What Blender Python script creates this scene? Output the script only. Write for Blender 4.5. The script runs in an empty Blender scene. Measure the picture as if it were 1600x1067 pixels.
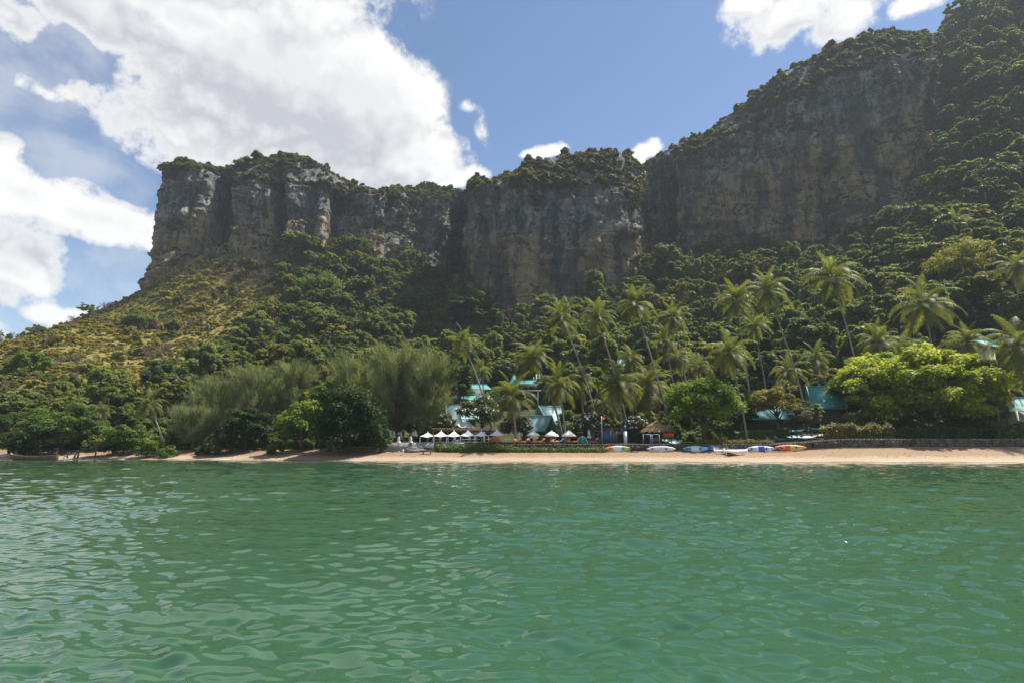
import bpy, math
import numpy as np
from mathutils import Vector, Matrix

SC = bpy.context.scene
COL = SC.collection
rng = np.random.default_rng(11)
R = math.radians

# ------------------------------------------------------------------ camera
CAM_H, LENS, PITCH = 2.0, 20.0, R(10.5)
cam_d = bpy.data.cameras.new('camera')
cam_d.lens = LENS; cam_d.sensor_width = 36.0
cam_d.clip_start = 0.1; cam_d.clip_end = 20000
cam = bpy.data.objects.new('camera', cam_d); COL.objects.link(cam)
cam.location = (0, 0, CAM_H); cam.rotation_euler = (R(90) + PITCH, 0, 0)
SC.camera = cam

FPX = 1600 * LENS / 36.0
CT, ST = math.cos(PITCH), math.sin(PITCH)
def P(px, py, Y):
    """world point seen at photo pixel (px, py), Y metres out from the boat"""
    cx, cy = (px - 800) / FPX, (533.5 - py) / FPX
    k = Y / (CT - cy * ST)
    return np.array([cx * k, Y, CAM_H + (ST + cy * CT) * k])
def pix(p):
    p = np.asarray(p, float)
    y = p[..., 1]; z = p[..., 2] - CAM_H
    d = y * CT + z * ST; u = -y * ST + z * CT
    return 800 + FPX * p[..., 0] / d, 533.5 - FPX * u / d
def px_of(x, y): return 800 + FPX * x / (y * CT + 8 * ST)

# ------------------------------------------------------------------ sun, sky, exposure
SUN_EL, SUN_AZ = R(61), R(64)        # azimuth: from straight ahead (+Y) towards the right (+X)
SUN = np.array([math.cos(SUN_EL) * math.sin(SUN_AZ), math.cos(SUN_EL) * math.cos(SUN_AZ), math.sin(SUN_EL)])
sl = bpy.data.lights.new('sun', 'SUN'); sl.energy = 5.0; sl.angle = R(0.53); sl.color = (1.0, 0.95, 0.86)
so = bpy.data.objects.new('sun', sl); COL.objects.link(so)
so.location = (150, 120, 400)
so.rotation_euler = Vector(SUN).to_track_quat('Z', 'Y').to_euler()

SC.view_settings.view_transform = 'Standard'; SC.view_settings.look = 'None'
SC.view_settings.exposure = 0.92; SC.view_settings.gamma = 1.0
SC.view_settings.use_curve_mapping = False
SC.render.engine = 'CYCLES'
SC.cycles.use_denoising = True
SC.cycles.max_bounces = 7; SC.cycles.diffuse_bounces = 3; SC.cycles.glossy_bounces = 3
SC.cycles.transmission_bounces = 4; SC.cycles.transparent_max_bounces = 8; SC.cycles.volume_bounces = 1
SC.cycles.sample_clamp_indirect = 6.0; SC.cycles.sample_clamp_direct = 2.0

world = bpy.data.worlds.new('World'); SC.world = world; world.use_nodes = True
nt = world.node_tree; nt.nodes.clear()
def N(t, kind, **kw):
    n = t.nodes.new(kind)
    for k, v in kw.items():
        if k == 'inp':
            for i, val in v.items():
                if hasattr(val, 'is_linked') or isinstance(val, bpy.types.NodeSocket): t.links.new(val, n.inputs[i])
                else: n.inputs[i].default_value = val
        else: setattr(n, k, v)
    return n
def mth(t, op, a, b=None, clamp=False):
    n = t.nodes.new('ShaderNodeMath'); n.operation = op; n.use_clamp = clamp
    for i, v in enumerate((a, b)):
        if v is None: continue
        if isinstance(v, bpy.types.NodeSocket): t.links.new(v, n.inputs[i])
        else: n.inputs[i].default_value = v
    return n.outputs[0]
def maprange(t, v, a, b, c=0.0, d=1.0, kind='SMOOTHSTEP'):
    n = t.nodes.new('ShaderNodeMapRange'); n.interpolation_type = kind; n.clamp = True
    t.links.new(v, n.inputs[0])
    for i, val in zip((1, 2, 3, 4), (a, b, c, d)): n.inputs[i].default_value = val
    return n.outputs[0]
def mixc(t, fac, a, b, blend='MIX'):
    n = t.nodes.new('ShaderNodeMix'); n.data_type = 'RGBA'; n.blend_type = blend
    for i, v in ((0, fac), (6, a), (7, b)):
        if isinstance(v, bpy.types.NodeSocket): t.links.new(v, n.inputs[i])
        else: n.inputs[i].default_value = v if i == 0 else (*v, 1)[:4]
    return n.outputs[2]

# cumulus banks: centre (photo px), half width, half height (px), weight
CLOUDS = [(300, -160, 420, 150, 1.0), (250, 5, 290, 80, 1.2), (420, 110, 230, 150, 1.4), (555, 170, 150, 125, 1.6),
          (490, 30, 80, 70, 1.0), (630, 245, 115, 62, 1.4), (330, 205, 180, 90, 1.1), (715, 272, 60, 22, 1.0), (500, 255, 210, 75, 1.4),
          (110, 150, 120, 45, .55), (15, 30, 60, 60, .8), (40, 300, 150, 75, 1.05), (-60, 250, 160, 90, 1.0),
          (150, 340, 130, 55, 1.0), (225, 355, 60, 55, 1.0), (20, 410, 110, 90, 1.1), (115, 492, 85, 34, 1.0),
          (-80, 520, 120, 60, 1.0), (842, 240, 30, 12, .8), (862, 232, 28, 14, .9), (1012, 226, 30, 16, .9), (995, 244, 26, 22, .9), (1250, 15, 120, 50, 1.0), (1320, 28, 90, 46, 1.0),
          (1180, 0, 60, 36, .9), (1440, 5, 70, 30, 1.0), (757, 200, 20, 40, .36), (735, 168, 22, 12, .36), (140, 15, 150, 70, 1.2)]
def cloud_group(detail, warp_detail):
 cg = bpy.data.node_groups.new('cloud_field', 'ShaderNodeTree')
 cg.interface.new_socket('dir', in_out='INPUT', socket_type='NodeSocketVector')
 cg.interface.new_socket('density', in_out='OUTPUT', socket_type='NodeSocketFloat')
 gi = cg.nodes.new('NodeGroupInput'); go = cg.nodes.new('NodeGroupOutput')
 warp = N(cg, 'ShaderNodeTexNoise', inp={'Vector': gi.outputs[0], 'Scale': 7.0, 'Detail': warp_detail})
 wv = N(cg, 'ShaderNodeVectorMath', operation='MULTIPLY_ADD'); cg.links.new(warp.outputs['Color'], wv.inputs[0])
 wv.inputs[1].default_value = (.07,) * 3; wv.inputs[2].default_value = (-.035,) * 3
 dv = N(cg, 'ShaderNodeVectorMath', operation='ADD', inp={0: gi.outputs[0], 1: wv.outputs[0]}).outputs[0]
 def dot(vec, c): return N(cg, 'ShaderNodeVectorMath', operation='DOT_PRODUCT', inp={0: vec, 1: tuple(c)}).outputs['Value']
 field = None
 for (cx_, cy_, rx_, ry_, w_) in CLOUDS:
     d_ = P(cx_, cy_, 1.0) - np.array([0, 0, CAM_H]); L_ = np.linalg.norm(d_); d_ /= L_
     e1 = P(cx_ + 1, cy_, 1.0) - np.array([0, 0, CAM_H]); e1 /= np.linalg.norm(e1)
     sc_ = np.linalg.norm(e1 - d_)
     a1 = np.cross(d_, [0, 0, 1]); a1 /= np.linalg.norm(a1); a2 = np.cross(a1, d_)
     u_ = dot(dv, a1 / (rx_ * sc_)); v_ = dot(dv, a2 / (ry_ * sc_))
     r2 = mth(cg, 'ADD', mth(cg, 'MULTIPLY', u_, u_), mth(cg, 'MULTIPLY', v_, v_))
     val = mth(cg, 'MULTIPLY', mth(cg, 'SUBTRACT', 1.15, mth(cg, 'SQRT', r2)), w_)
     front = mth(cg, 'GREATER_THAN', dot(gi.outputs[0], d_), 0.2)
     val = mth(cg, 'ADD', mth(cg, 'MULTIPLY', mth(cg, 'MAXIMUM', val, -4.0), front), mth(cg, 'MULTIPLY', mth(cg, 'SUBTRACT', front, 1.0), 4.0))
     if field is None: field = val
     else:
         n = cg.nodes.new('ShaderNodeMath'); n.operation = 'SMOOTH_MAX'
         cg.links.new(field, n.inputs[0]); cg.links.new(val, n.inputs[1]); n.inputs[2].default_value = 0.18
         field = n.outputs[0]
 # scattered cumulus over the rest of the dome
 c0 = P(800, 420, 1.0) - np.array([0, 0, CAM_H]); c0 /= np.linalg.norm(c0)
 away = maprange(cg, dot(gi.outputs[0], c0), 0.35, 0.62, 1.0, 0.0)
 gen = N(cg, 'ShaderNodeTexNoise', inp={'Vector': gi.outputs[0], 'Scale': 2.6, 'Detail': 2.0})
 gv = mth(cg, 'MULTIPLY', maprange(cg, gen.outputs['Fac'], .48, .72, 0.0, 1.0), away)
 field = mth(cg, 'MAXIMUM', field, gv)
 fb = N(cg, 'ShaderNodeTexNoise', inp={'Vector': gi.outputs[0], 'Scale': 8.0, 'Detail': detail, 'Roughness': .61})
 f2 = N(cg, 'ShaderNodeTexNoise', inp={'Vector': gi.outputs[0], 'Scale': 34.0, 'Detail': detail * .6, 'Roughness': .62})
 den = mth(cg, 'ADD', mth(cg, 'ADD', field, mth(cg, 'MULTIPLY', mth(cg, 'SUBTRACT', f2.outputs['Fac'], .5), 1.0)), mth(cg, 'MULTIPLY', mth(cg, 'SUBTRACT', fb.outputs['Fac'], .53), 1.7))
 gate = maprange(cg, field, .0, .3)
 cg.links.new(mth(cg, 'MULTIPLY', den, gate), go.inputs[0])
 return cg
CG_FINE, CG_SOFT = cloud_group(7.0, 2.0), cloud_group(2.0, 1.0)

geo = N(nt, 'ShaderNodeTexCoord')
dvec = N(nt, 'ShaderNodeVectorMath', operation='NORMALIZE', inp={0: geo.outputs['Generated']}).outputs[0]
d1 = N(nt, 'ShaderNodeGroup', node_tree=CG_FINE, inp={0: dvec}).outputs[0]
toward = N(nt, 'ShaderNodeVectorMath', operation='ADD', inp={0: dvec, 1: tuple(SUN * 0.075)}).outputs[0]
toward = N(nt, 'ShaderNodeVectorMath', operation='NORMALIZE', inp={0: toward}).outputs[0]
d2 = N(nt, 'ShaderNodeGroup', node_tree=CG_SOFT, inp={0: toward}).outputs[0]
mask = maprange(nt, d1, .06, .46)
diff = mth(nt, 'SUBTRACT', d1, d2)
lit = maprange(nt, diff, -.35, .55, 0.0, 1.0, 'LINEAR')
thin = maprange(nt, d1, .25, .95, 1.0, 0.0)
lit = mth(nt, 'MAXIMUM', lit, mth(nt, 'MULTIPLY', thin, .72))
lit = mth(nt, 'MULTIPLY', lit, maprange(nt, d1, .7, 1.5, 1.0, .58))
CLOUD_DARK, CLOUD_LIT = (4.1, 4.2, 4.6), (7.3, 7.3, 7.2)
ccol = mixc(nt, lit, CLOUD_DARK, CLOUD_LIT)
sky = N(nt, 'ShaderNodeTexSky'); sky.sky_type = 'NISHITA'; sky.sun_disc = False
sky.sun_elevation = SUN_EL; sky.sun_rotation = SUN_AZ
sky.air_density = 1.0; sky.dust_density = 0.15; sky.ozone_density = 3.5; sky.altitude = 0
vn = N(nt, 'ShaderNodeTexNoise', inp={'Vector': dvec, 'Scale': 6.0, 'Detail': 6.0, 'Roughness': .6, 'Distortion': .4})
vc = P(60, 200, 1.0) - np.array([0, 0, CAM_H]); vc /= np.linalg.norm(vc)
vd = N(nt, 'ShaderNodeVectorMath', operation='DOT_PRODUCT', inp={0: dvec, 1: tuple(vc)}).outputs['Value']
veil = mth(nt, 'MULTIPLY', maprange(nt, vd, .86, .985), maprange(nt, vn.outputs['Fac'], .38, .70, .03, .5))     # thin cloud veil round the cumulus
mask = mth(nt, 'MAXIMUM', mask, veil)
full = mixc(nt, mask, sky.outputs[0], ccol)
bg = N(nt, 'ShaderNodeBackground', inp={'Color': full, 'Strength': 0.074})
wo = N(nt, 'ShaderNodeOutputWorld'); nt.links.new(bg.outputs[0], wo.inputs[0])
world.cycles.sampling_method = 'NONE'

# ------------------------------------------------------------------ helpers
def put(o, parent=None, label=None, cat=None, group=None, kind=None):
    COL.objects.link(o)
    if parent is not None: o.parent = parent
    if label: o['label'] = label
    if cat: o['category'] = cat
    if group: o['group'] = group
    if kind: o['kind'] = kind
    return o
def mesh_np(name, V, F, mats=(), attrs=None, smooth=False, mat_idx=None):
    V = np.asarray(V, np.float32); me = bpy.data.meshes.new(name)
    if isinstance(F, np.ndarray):
        nf, k = F.shape; flat = F.astype(np.int32).ravel(); starts = np.arange(nf, dtype=np.int32) * k
    else:
        nf = len(F); flat = np.array([i for f in F for i in f], np.int32)
        ln = np.array([len(f) for f in F]); starts = np.concatenate([[0], np.cumsum(ln)[:-1]]).astype(np.int32)
    me.vertices.add(len(V)); me.vertices.foreach_set('co', V.ravel())
    me.loops.add(len(flat)); me.loops.foreach_set('vertex_index', flat)
    me.polygons.add(nf); me.polygons.foreach_set('loop_start', starts)
    if smooth: me.polygons.foreach_set('use_smooth', np.ones(nf, bool))
    for m in (mats if isinstance(mats, (list, tuple)) else [mats]): me.materials.append(m)
    if mat_idx is not None: me.polygons.foreach_set('material_index', np.asarray(mat_idx, np.int32))
    for k, (dom, a) in (attrs or {}).items():
        at = me.attributes.new(k, 'FLOAT', dom); at.data.foreach_set('value', np.asarray(a, np.float32).ravel())
    me.update(calc_edges=True); me.validate()
    return me
def ob(name, me, parent=None, **kw): return put(bpy.data.objects.new(name, me), parent, **kw)
def empty(name, loc, rz=0, **kw):
    o = bpy.data.objects.new(name, None); o.location = tuple(loc); o.rotation_euler = (0, 0, rz); o.empty_display_size = .3
    return put(o, **kw)

_perm = np.random.default_rng(3).permutation(512)
def perlin(x, y, z=0.0):
    x, y, z = np.broadcast_arrays(np.asarray(x, float), np.asarray(y, float), np.asarray(z, float))
    xi, yi, zi = np.floor(x).astype(int), np.floor(y).astype(int), np.floor(z).astype(int)
    xf, yf, zf = x - xi, y - yi, z - zi
    f = lambda t: t * t * t * (t * (t * 6 - 15) + 10)
    u, v, w = f(xf), f(yf), f(zf)
    def g(i, j, k):
        h = _perm[(_perm[(_perm[(xi + i) & 511] + yi + j) & 511] + zi + k) & 511] & 15
        X, Y, Z = xf - i, yf - j, zf - k
        a = np.where(h < 8, X, Y); b = np.where(h < 4, Y, np.where((h == 12) | (h == 14), X, Z))
        return np.where(h & 1, -a, a) + np.where(h & 2, -b, b)
    l = lambda a, b, t: a + t * (b - a)
    return l(l(l(g(0,0,0), g(1,0,0), u), l(g(0,1,0), g(1,1,0), u), v), l(l(g(0,0,1), g(1,0,1), u), l(g(0,1,1), g(1,1,1), u), v), w)
def fbm(x, y, z=0.0, oct=4, ridged=False):
    s, a, f = 0.0, 1.0, 1.0
    for i in range(oct):
        n = perlin(np.asarray(x) * f + 17.3 * i, np.asarray(y) * f - 9.1 * i, np.asarray(z) * f + 4.7 * i)
        s = s + a * ((1 - 2 * np.abs(n)) if ridged else n); a *= .5; f *= 2.03
    return s
def sstep(x, a, b):
    t = np.clip((np.asarray(x, float) - a) / (b - a), 0, 1); return t * t * (3 - 2 * t)
def grid_faces(nr, nc):
    i = np.arange(nr - 1)[:, None] * nc + np.arange(nc - 1)[None]
    return np.stack([i, i + 1, i + nc + 1, i + nc], -1).reshape(-1, 4)

# ------------------------------------------------------------------ materials
def newmat(name):
    m = bpy.data.materials.new(name); m.use_nodes = True
    t = m.node_tree; b = t.nodes['Principled BSDF']; return m, t, b
def simple(name, col, rough=.6, noise=.25, scale=3.0, spec=.4, metal=0.0):
    m, t, b = newmat(name)
    tc = N(t, 'ShaderNodeTexCoord')
    n = N(t, 'ShaderNodeTexNoise', inp={'Vector': tc.outputs['Object'], 'Scale': scale, 'Detail': 5.0})
    c = mixc(t, maprange(t, n.outputs['Fac'], .3, .7, 0, 1), tuple(x * (1 - noise) for x in col), tuple(min(1, x * (1 + noise * .6)) for x in col))
    t.links.new(c, b.inputs['Base Color']); b.inputs['Roughness'].default_value = rough
    b.inputs['Specular IOR Level'].default_value = spec; b.inputs['Metallic'].default_value = metal
    return m
def ramp(t, fac, stops):
    n = t.nodes.new('ShaderNodeValToRGB'); cr = n.color_ramp
    while len(cr.elements) < len(stops): cr.elements.new(.5)
    for e, (p, c) in zip(cr.elements, stops): e.position = p; e.color = (*c, 1)
    t.links.new(fac, n.inputs[0]); return n.outputs[0]
def foliage(name, leaf, objramp=None, trans=.42, rough=.55, spec=.22):
    """leaf: three colours (old, usual, young) mixed leaf by leaf; objramp: tint picked per plant"""
    m, t, b = newmat(name)
    at = N(t, 'ShaderNodeAttribute'); at.attribute_name = 'tone'
    c = ramp(t, at.outputs['Fac'], [(0, leaf[0]), (.5, leaf[1]), (1, leaf[2])])
    if objramp:
        oi = N(t, 'ShaderNodeObjectInfo')
        tint = ramp(t, oi.outputs['Random'], [(i / (len(objramp) - 1), q) for i, q in enumerate(objramp)])
        c = mixc(t, 1.0, c, tint, 'MULTIPLY')
    t.links.new(c, b.inputs['Base Color']); b.inputs['Roughness'].default_value = rough
    b.inputs['Specular IOR Level'].default_value = spec
    tr = N(t, 'ShaderNodeBsdfTranslucent'); t.links.new(mixc(t, 1.0, c, (1.7, 1.6, .7), 'MULTIPLY'), tr.inputs[0])
    mx = N(t, 'ShaderNodeMixShader', inp={0: trans, 1: b.outputs[0], 2: tr.outputs[0]})
    t.links.new(mx.outputs[0], t.nodes['Material Output'].inputs[0])
    return m

# ------------------------------------------------------------------ terrain
SHX = np.array([-600, -250, -100, -52, -18, 0, 35, 72, 250, 600.]); SHY = np.array([190, 130, 104, 95, 83.5, 80.5, 78.5, 78, 82, 120.])
def shore(x): 
    x = np.asarray(x, float); return np.interp(x, SHX, SHY) + .5 * perlin(x * .07, 3.3) + .25 * perlin(x * .21, 8.3)
CTRL = [  # px, py, metres out, plant height there
 (0,560,175,3),(60,530,200,3),(130,500,230,3),(225,458,290,2),(-150,600,150,3),(-150,660,125,4),
 (60,600,150,6),(60,650,128,8),(150,560,190,3),(150,620,150,6),(250,500,260,2),(250,560,200,4),(250,620,150,6),
 (240,445,305,0),(300,405,302,0),(360,400,303,0),(430,402,298,0),(520,395,298,2),(600,415,302,4),(690,425,340,4),
 (330,480,255,3),(330,560,195,4),(330,620,150,6),(430,470,250,6),(430,540,200,6),(430,600,155,6),(530,450,260,8),(530,520,215,8),(530,590,160,8),
 (620,460,275,8),(620,525,230,8),(620,580,170,8),(700,470,290,8),(700,540,230,8),(700,600,170,6),
 (740,470,265,2),(800,492,250,2),(850,490,248,2),(920,472,250,2),(1000,440,262,2),
 (800,545,200,8),(800,590,165,6),(900,540,190,8),(900,590,160,6),(1000,500,220,8),(1000,570,170,8),
 (1030,405,320,5),(1070,415,295,2),(1150,405,278,2),(1250,398,264,2),(1340,388,252,2),(1430,325,250,2),
 (1100,480,220,8),(1100,550,165,8),(1250,440,210,8),(1250,500,170,8),(1250,560,140,8),(1400,430,190,8),(1400,500,155,8),(1400,570,125,8),
 (1480,300,240,6),(1480,200,272,6),(1485,100,300,6),(1490,30,330,6),(1550,300,212,8),(1550,200,240,8),(1550,100,270,6),(1590,15,300,6),(1590,400,172,8),(1590,480,140,8),
 (1750,300,205,6),(1750,100,260,6),(1750,-80,330,6),(1750,500,130,6)]
cp = np.array([P(a, b, c) - [0, 0, d] for a, b, c, d in CTRL])
cp = np.vstack([cp, [[-420, 330, 30], [-300, 420, 40], [-150, 420, 90], [0, 430, 90], [150, 430, 130], [330, 430, 230], [420, 250, 190]],
                [[x, shore(x) + 40, 4.0] for x in (-180, -120, -60, -20, 20, 60, 110, 170)]])
def _phi(r2): return np.where(r2 > 1e-9, .5 * r2 * np.log(np.maximum(r2, 1e-9)), 0.0)
_s = 100.0; _q = cp[:, :2] / _s; _n = len(_q)
_A = _phi(((_q[:, None] - _q[None]) ** 2).sum(-1)) + np.eye(_n) * .004
_Pm = np.c_[np.ones(_n), _q]
_sol = np.linalg.solve(np.block([[_A, _Pm], [_Pm.T, np.zeros((3, 3))]]), np.r_[cp[:, 2], 0, 0, 0])
def rbf(x, y):
    sh = np.shape(x); q = np.c_[np.ravel(x), np.ravel(y)] / _s; out = np.empty(len(q))
    for i in range(0, len(q), 20000):
        b = q[i:i + 20000]; out[i:i + 20000] = _phi(((b[:, None] - _q[None]) ** 2).sum(-1)) @ _sol[:_n] + np.c_[np.ones(len(b)), b] @ _sol[_n:]
    return out.reshape(sh)
def ground(x, y):
    x, y = np.broadcast_arrays(np.asarray(x, float), np.asarray(y, float))
    o = y - shore(x)
    walled = sstep(x, -34, -27)
    low = np.interp(o, [-60, -10, 0, 4, 8.5, 10, 30, 60], [-4, -1.1, 0, .62, 1.42, 1.75, 3.1, 5.0])
    lowb = np.interp(o, [-60, -10, 0, 4, 8.6, 9.2, 30, 60], [-4, -1.1, 0, .62, 1.42, 2.45, 3.1, 5.0])
    lowc = np.interp(o, [-60, -10, 0, 4, 8.6, 9.2, 30, 60], [-4, -1.1, 0, .70, 1.95, 3.2, 3.8, 5.5])
    high = sstep(x, 38, 52); lowb = lowb * (1 - high) + lowc * high
    low = low * (1 - walled) + lowb * walled
    low = low + .05 * perlin(x * .5, y * .5) * sstep(o, 0, 3)
    hi = np.maximum(rbf(x, y) + 1.6 * fbm(x * .05, y * .05, 0, 3), 3.0)
    far = sstep(y, 330, 380)
    hi = hi * (1 - far) + np.minimum(hi, 60) * far
    w = sstep(o, 26, 55)
    return low * (1 - w) + hi * w

xs = np.arange(-460, 461, 2.0)
offs = np.concatenate([np.arange(-40, -6, 3), np.arange(-6, 14, .35), np.arange(14, 30, 1.), np.arange(30, 330, 2.2)])
GX = np.repeat(xs[None], len(offs), 0); GY = shore(GX) + offs[:, None]
GZ = ground(GX, GY)
GV = np.stack([GX, GY, GZ], -1).reshape(-1, 3)
OF = np.repeat(offs[:, None], len(xs), 1).ravel()

m_sand, t, b = newmat('beach_sand')
at = N(t, 'ShaderNodeAttribute'); at.attribute_name = 'shore'
tc = N(t, 'ShaderNodeTexCoord')
n1 = N(t, 'ShaderNodeTexNoise', inp={'Vector': tc.outputs['Object'], 'Scale': .35, 'Detail': 6.0})
n2 = N(t, 'ShaderNodeTexNoise', inp={'Vector': tc.outputs['Object'], 'Scale': 6.0, 'Detail': 6.0, 'Roughness': .7})
so_ = mth(t, 'ADD', at.outputs['Fac'], mth(t, 'MULTIPLY', mth(t, 'SUBTRACT', n1.outputs['Fac'], .5), 2.6))
sc_ = ramp(t, maprange(t, so_, -1.0, 10.0, 0, 1, 'LINEAR'), [(0, (.20, .15, .09)), (.10, (.34, .26, .17)), (.22, (.36, .28, .195)), (.42, (.34, .255, .17)), (.52, (.27, .172, .096)), (.8, (.255, .162, .09)), (1, (.30, .22, .13))])
sc_ = mixc(t, maprange(t, n2.outputs['Fac'], .35, .7, 0, .8), sc_, mixc(t, 1.0, sc_, (.62, .58, .52), 'MULTIPLY'))
t.links.new(sc_, b.inputs['Base Color'])
t.links.new(maprange(t, so_, .2, 1.6, .25, .9), b.inputs['Roughness'])
bp = N(t, 'ShaderNodeBump', inp={'Height': n2.outputs['Fac'], 'Strength': .5, 'Distance': .12}); t.links.new(bp.outputs[0], b.inputs['Normal'])

m_soil, t, b = newmat('hillside_soil')
tc = N(t, 'ShaderNodeTexCoord')
n1 = N(t, 'ShaderNodeTexNoise', inp={'Vector': tc.outputs['Object'], 'Scale': .06, 'Detail': 8.0, 'Roughness': .65})
n2 = N(t, 'ShaderNodeTexNoise', inp={'Vector': tc.outputs['Object'], 'Scale': .9, 'Detail': 6.0})
at = N(t, 'ShaderNodeAttribute'); at.attribute_name = 'dry'
green = mixc(t, maprange(t, n2.outputs['Fac'], .35, .65), (.022, .035, .010), (.075, .065, .03))
dry = mixc(t, maprange(t, n1.outputs['Fac'], .35, .68), (.20, .165, .055), (.19, .175, .045))
dry = mixc(t, maprange(t, n2.outputs['Fac'], .4, .7, 0, .6), dry, (.10, .075, .035))
t.links.new(mixc(t, at.outputs['Fac'], green, dry), b.inputs['Base Color']); b.inputs['Roughness'].default_value = .95
b.inputs['Specular IOR Level'].default_value = .1
bp = N(t, 'ShaderNodeBump', inp={'Height': n2.outputs['Fac'], 'Strength': .6, 'Distance': .6}); t.links.new(bp.outputs[0], b.inputs['Normal'])

def dryness(x, y, z):
    """1 on the parched grass slope on the left, 0 in the green forest"""
    px, py = pix(np.stack(np.broadcast_arrays(x, y, z), -1))
    lim = np.interp(px, [-300, 0, 100, 250, 300, 340, 380, 430, 480, 540], [690, 680, 668, 640, 620, 585, 545, 500, 455, 400])
    n = 38 * fbm(np.asarray(x) * .03, np.asarray(y) * .03, 5.0, 3)
    return sstep(lim - py + n, -12, 30) * sstep(470 - px + n, 0, 60)
F = grid_faces(len(offs), len(xs))
fo = OF[F].mean(1)
for nm, sel, mt in (('beach', fo < 9.2, m_sand), ('hillside', fo >= 9.2, m_soil)):
    f = F[sel]; u, inv = np.unique(f, return_inverse=True)
    v = GV[u]; at_ = {'shore': ('POINT', OF[u])} if nm == 'beach' else {'dry': ('POINT', dryness(v[:, 0], v[:, 1], v[:, 2]))}
    ob(nm, mesh_np(nm, v, inv.reshape(-1, 4), mt, at_, smooth=True), kind='structure')

# ------------------------------------------------------------------ cliffs
m_rock, t, b = newmat('limestone')
tc = N(t, 'ShaderNodeTexCoord'); o_ = tc.outputs['Object']
def mapped(s): return N(t, 'ShaderNodeMapping', inp={'Vector': o_, 'Scale': s}).outputs[0]
big = N(t, 'ShaderNodeTexNoise', inp={'Vector': mapped((.03, .03, .02)), 'Scale': 1.0, 'Detail': 5.0, 'Roughness': .6})
streak = N(t, 'ShaderNodeTexNoise', inp={'Vector': mapped((.30, .30, .035)), 'Scale': 1.0, 'Detail': 6.0, 'Roughness': .62})
streak2 = N(t, 'ShaderNodeTexNoise', inp={'Vector': mapped((.11, .11, .025)), 'Scale': 1.0, 'Detail': 4.0})
bed = N(t, 'ShaderNodeTexNoise', inp={'Vector': N(t, 'ShaderNodeMapping', inp={'Vector': o_, 'Scale': (.05, .05, .7), 'Rotation': (0, R(12), 0)}).outputs[0], 'Scale': 1.0, 'Detail': 6.0, 'Roughness': .65})
fine = N(t, 'ShaderNodeTexNoise', inp={'Vector': o_, 'Scale': .8, 'Detail': 8.0, 'Roughness': .7})
at = N(t, 'ShaderNodeAttribute'); at.attribute_name = 'stain'
mid = N(t, 'ShaderNodeTexNoise', inp={'Vector': mapped((.16, .16, .11)), 'Scale': 1.0, 'Detail': 6.0, 'Roughness': .7})
c = mixc(t, maprange(t, fine.outputs['Fac'], .3, .7), (.095, .095, .103), (.185, .182, .185))
c = mixc(t, maprange(t, mid.outputs['Fac'], .42, .62, 0, .8), c, (.37, .36, .35))
och = mth(t, 'MULTIPLY', maprange(t, mth(t, 'ADD', big.outputs['Fac'], mth(t, 'MULTIPLY', at.outputs['Fac'], .24)), .56, .76), maprange(t, bed.outputs['Fac'], .3, .6, .35, 1))
c = mixc(t, och, c, mixc(t, maprange(t, streak2.outputs['Fac'], .4, .65), (.38, .28, .15), (.30, .17, .085)))
c = mixc(t, maprange(t, streak.outputs['Fac'], .50, .66, 0, .8), c, (.065, .065, .072))
c = mixc(t, maprange(t, streak2.outputs['Fac'], .48, .62, 0, .75), c, (.07, .069, .074))
c = mixc(t, maprange(t, streak.outputs['Fac'], .42, .30, 0, .55), c, (.42, .39, .34))
c = mixc(t, maprange(t, bed.outputs['Fac'], .53, .64, 0, .65), c, (.075, .073, .072))
crk = N(t, 'ShaderNodeTexVoronoi', inp={'Vector': N(t, 'ShaderNodeVectorMath', operation='ADD', inp={0: mapped((.13, .13, .012)), 1: N(t, 'ShaderNodeVectorMath', operation='SCALE', inp={0: big.outputs['Color'], 'Scale': 1.2}).outputs[0]}).outputs[0], 'Scale': 1.0}); crk.feature = 'DISTANCE_TO_EDGE'
c = mixc(t, maprange(t, crk.outputs['Distance'], .0, .07, .55, 0), c, (.045, .044, .046))
t.links.new(c, b.inputs['Base Color']); b.inputs['Roughness'].default_value = .9; b.inputs['Specular IOR Level'].default_value = .2
vor = N(t, 'ShaderNodeTexVoronoi', inp={'Vector': mapped((.16, .16, .07)), 'Scale': 1.0}); vor.feature = 'DISTANCE_TO_EDGE'
hh = mth(t, 'ADD', mth(t, 'ADD', streak.outputs['Fac'], bed.outputs['Fac']), mth(t, 'ADD', mth(t, 'MULTIPLY', fine.outputs['Fac'], 1.6), mth(t, 'MULTIPLY', maprange(t, vor.outputs['Distance'], 0, .12, 0, 1), .5)))
bp = N(t, 'ShaderNodeBump', inp={'Height': hh, 'Strength': 1.0, 'Distance': 1.6}); t.links.new(bp.outputs[0], b.inputs['Normal'])

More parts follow.
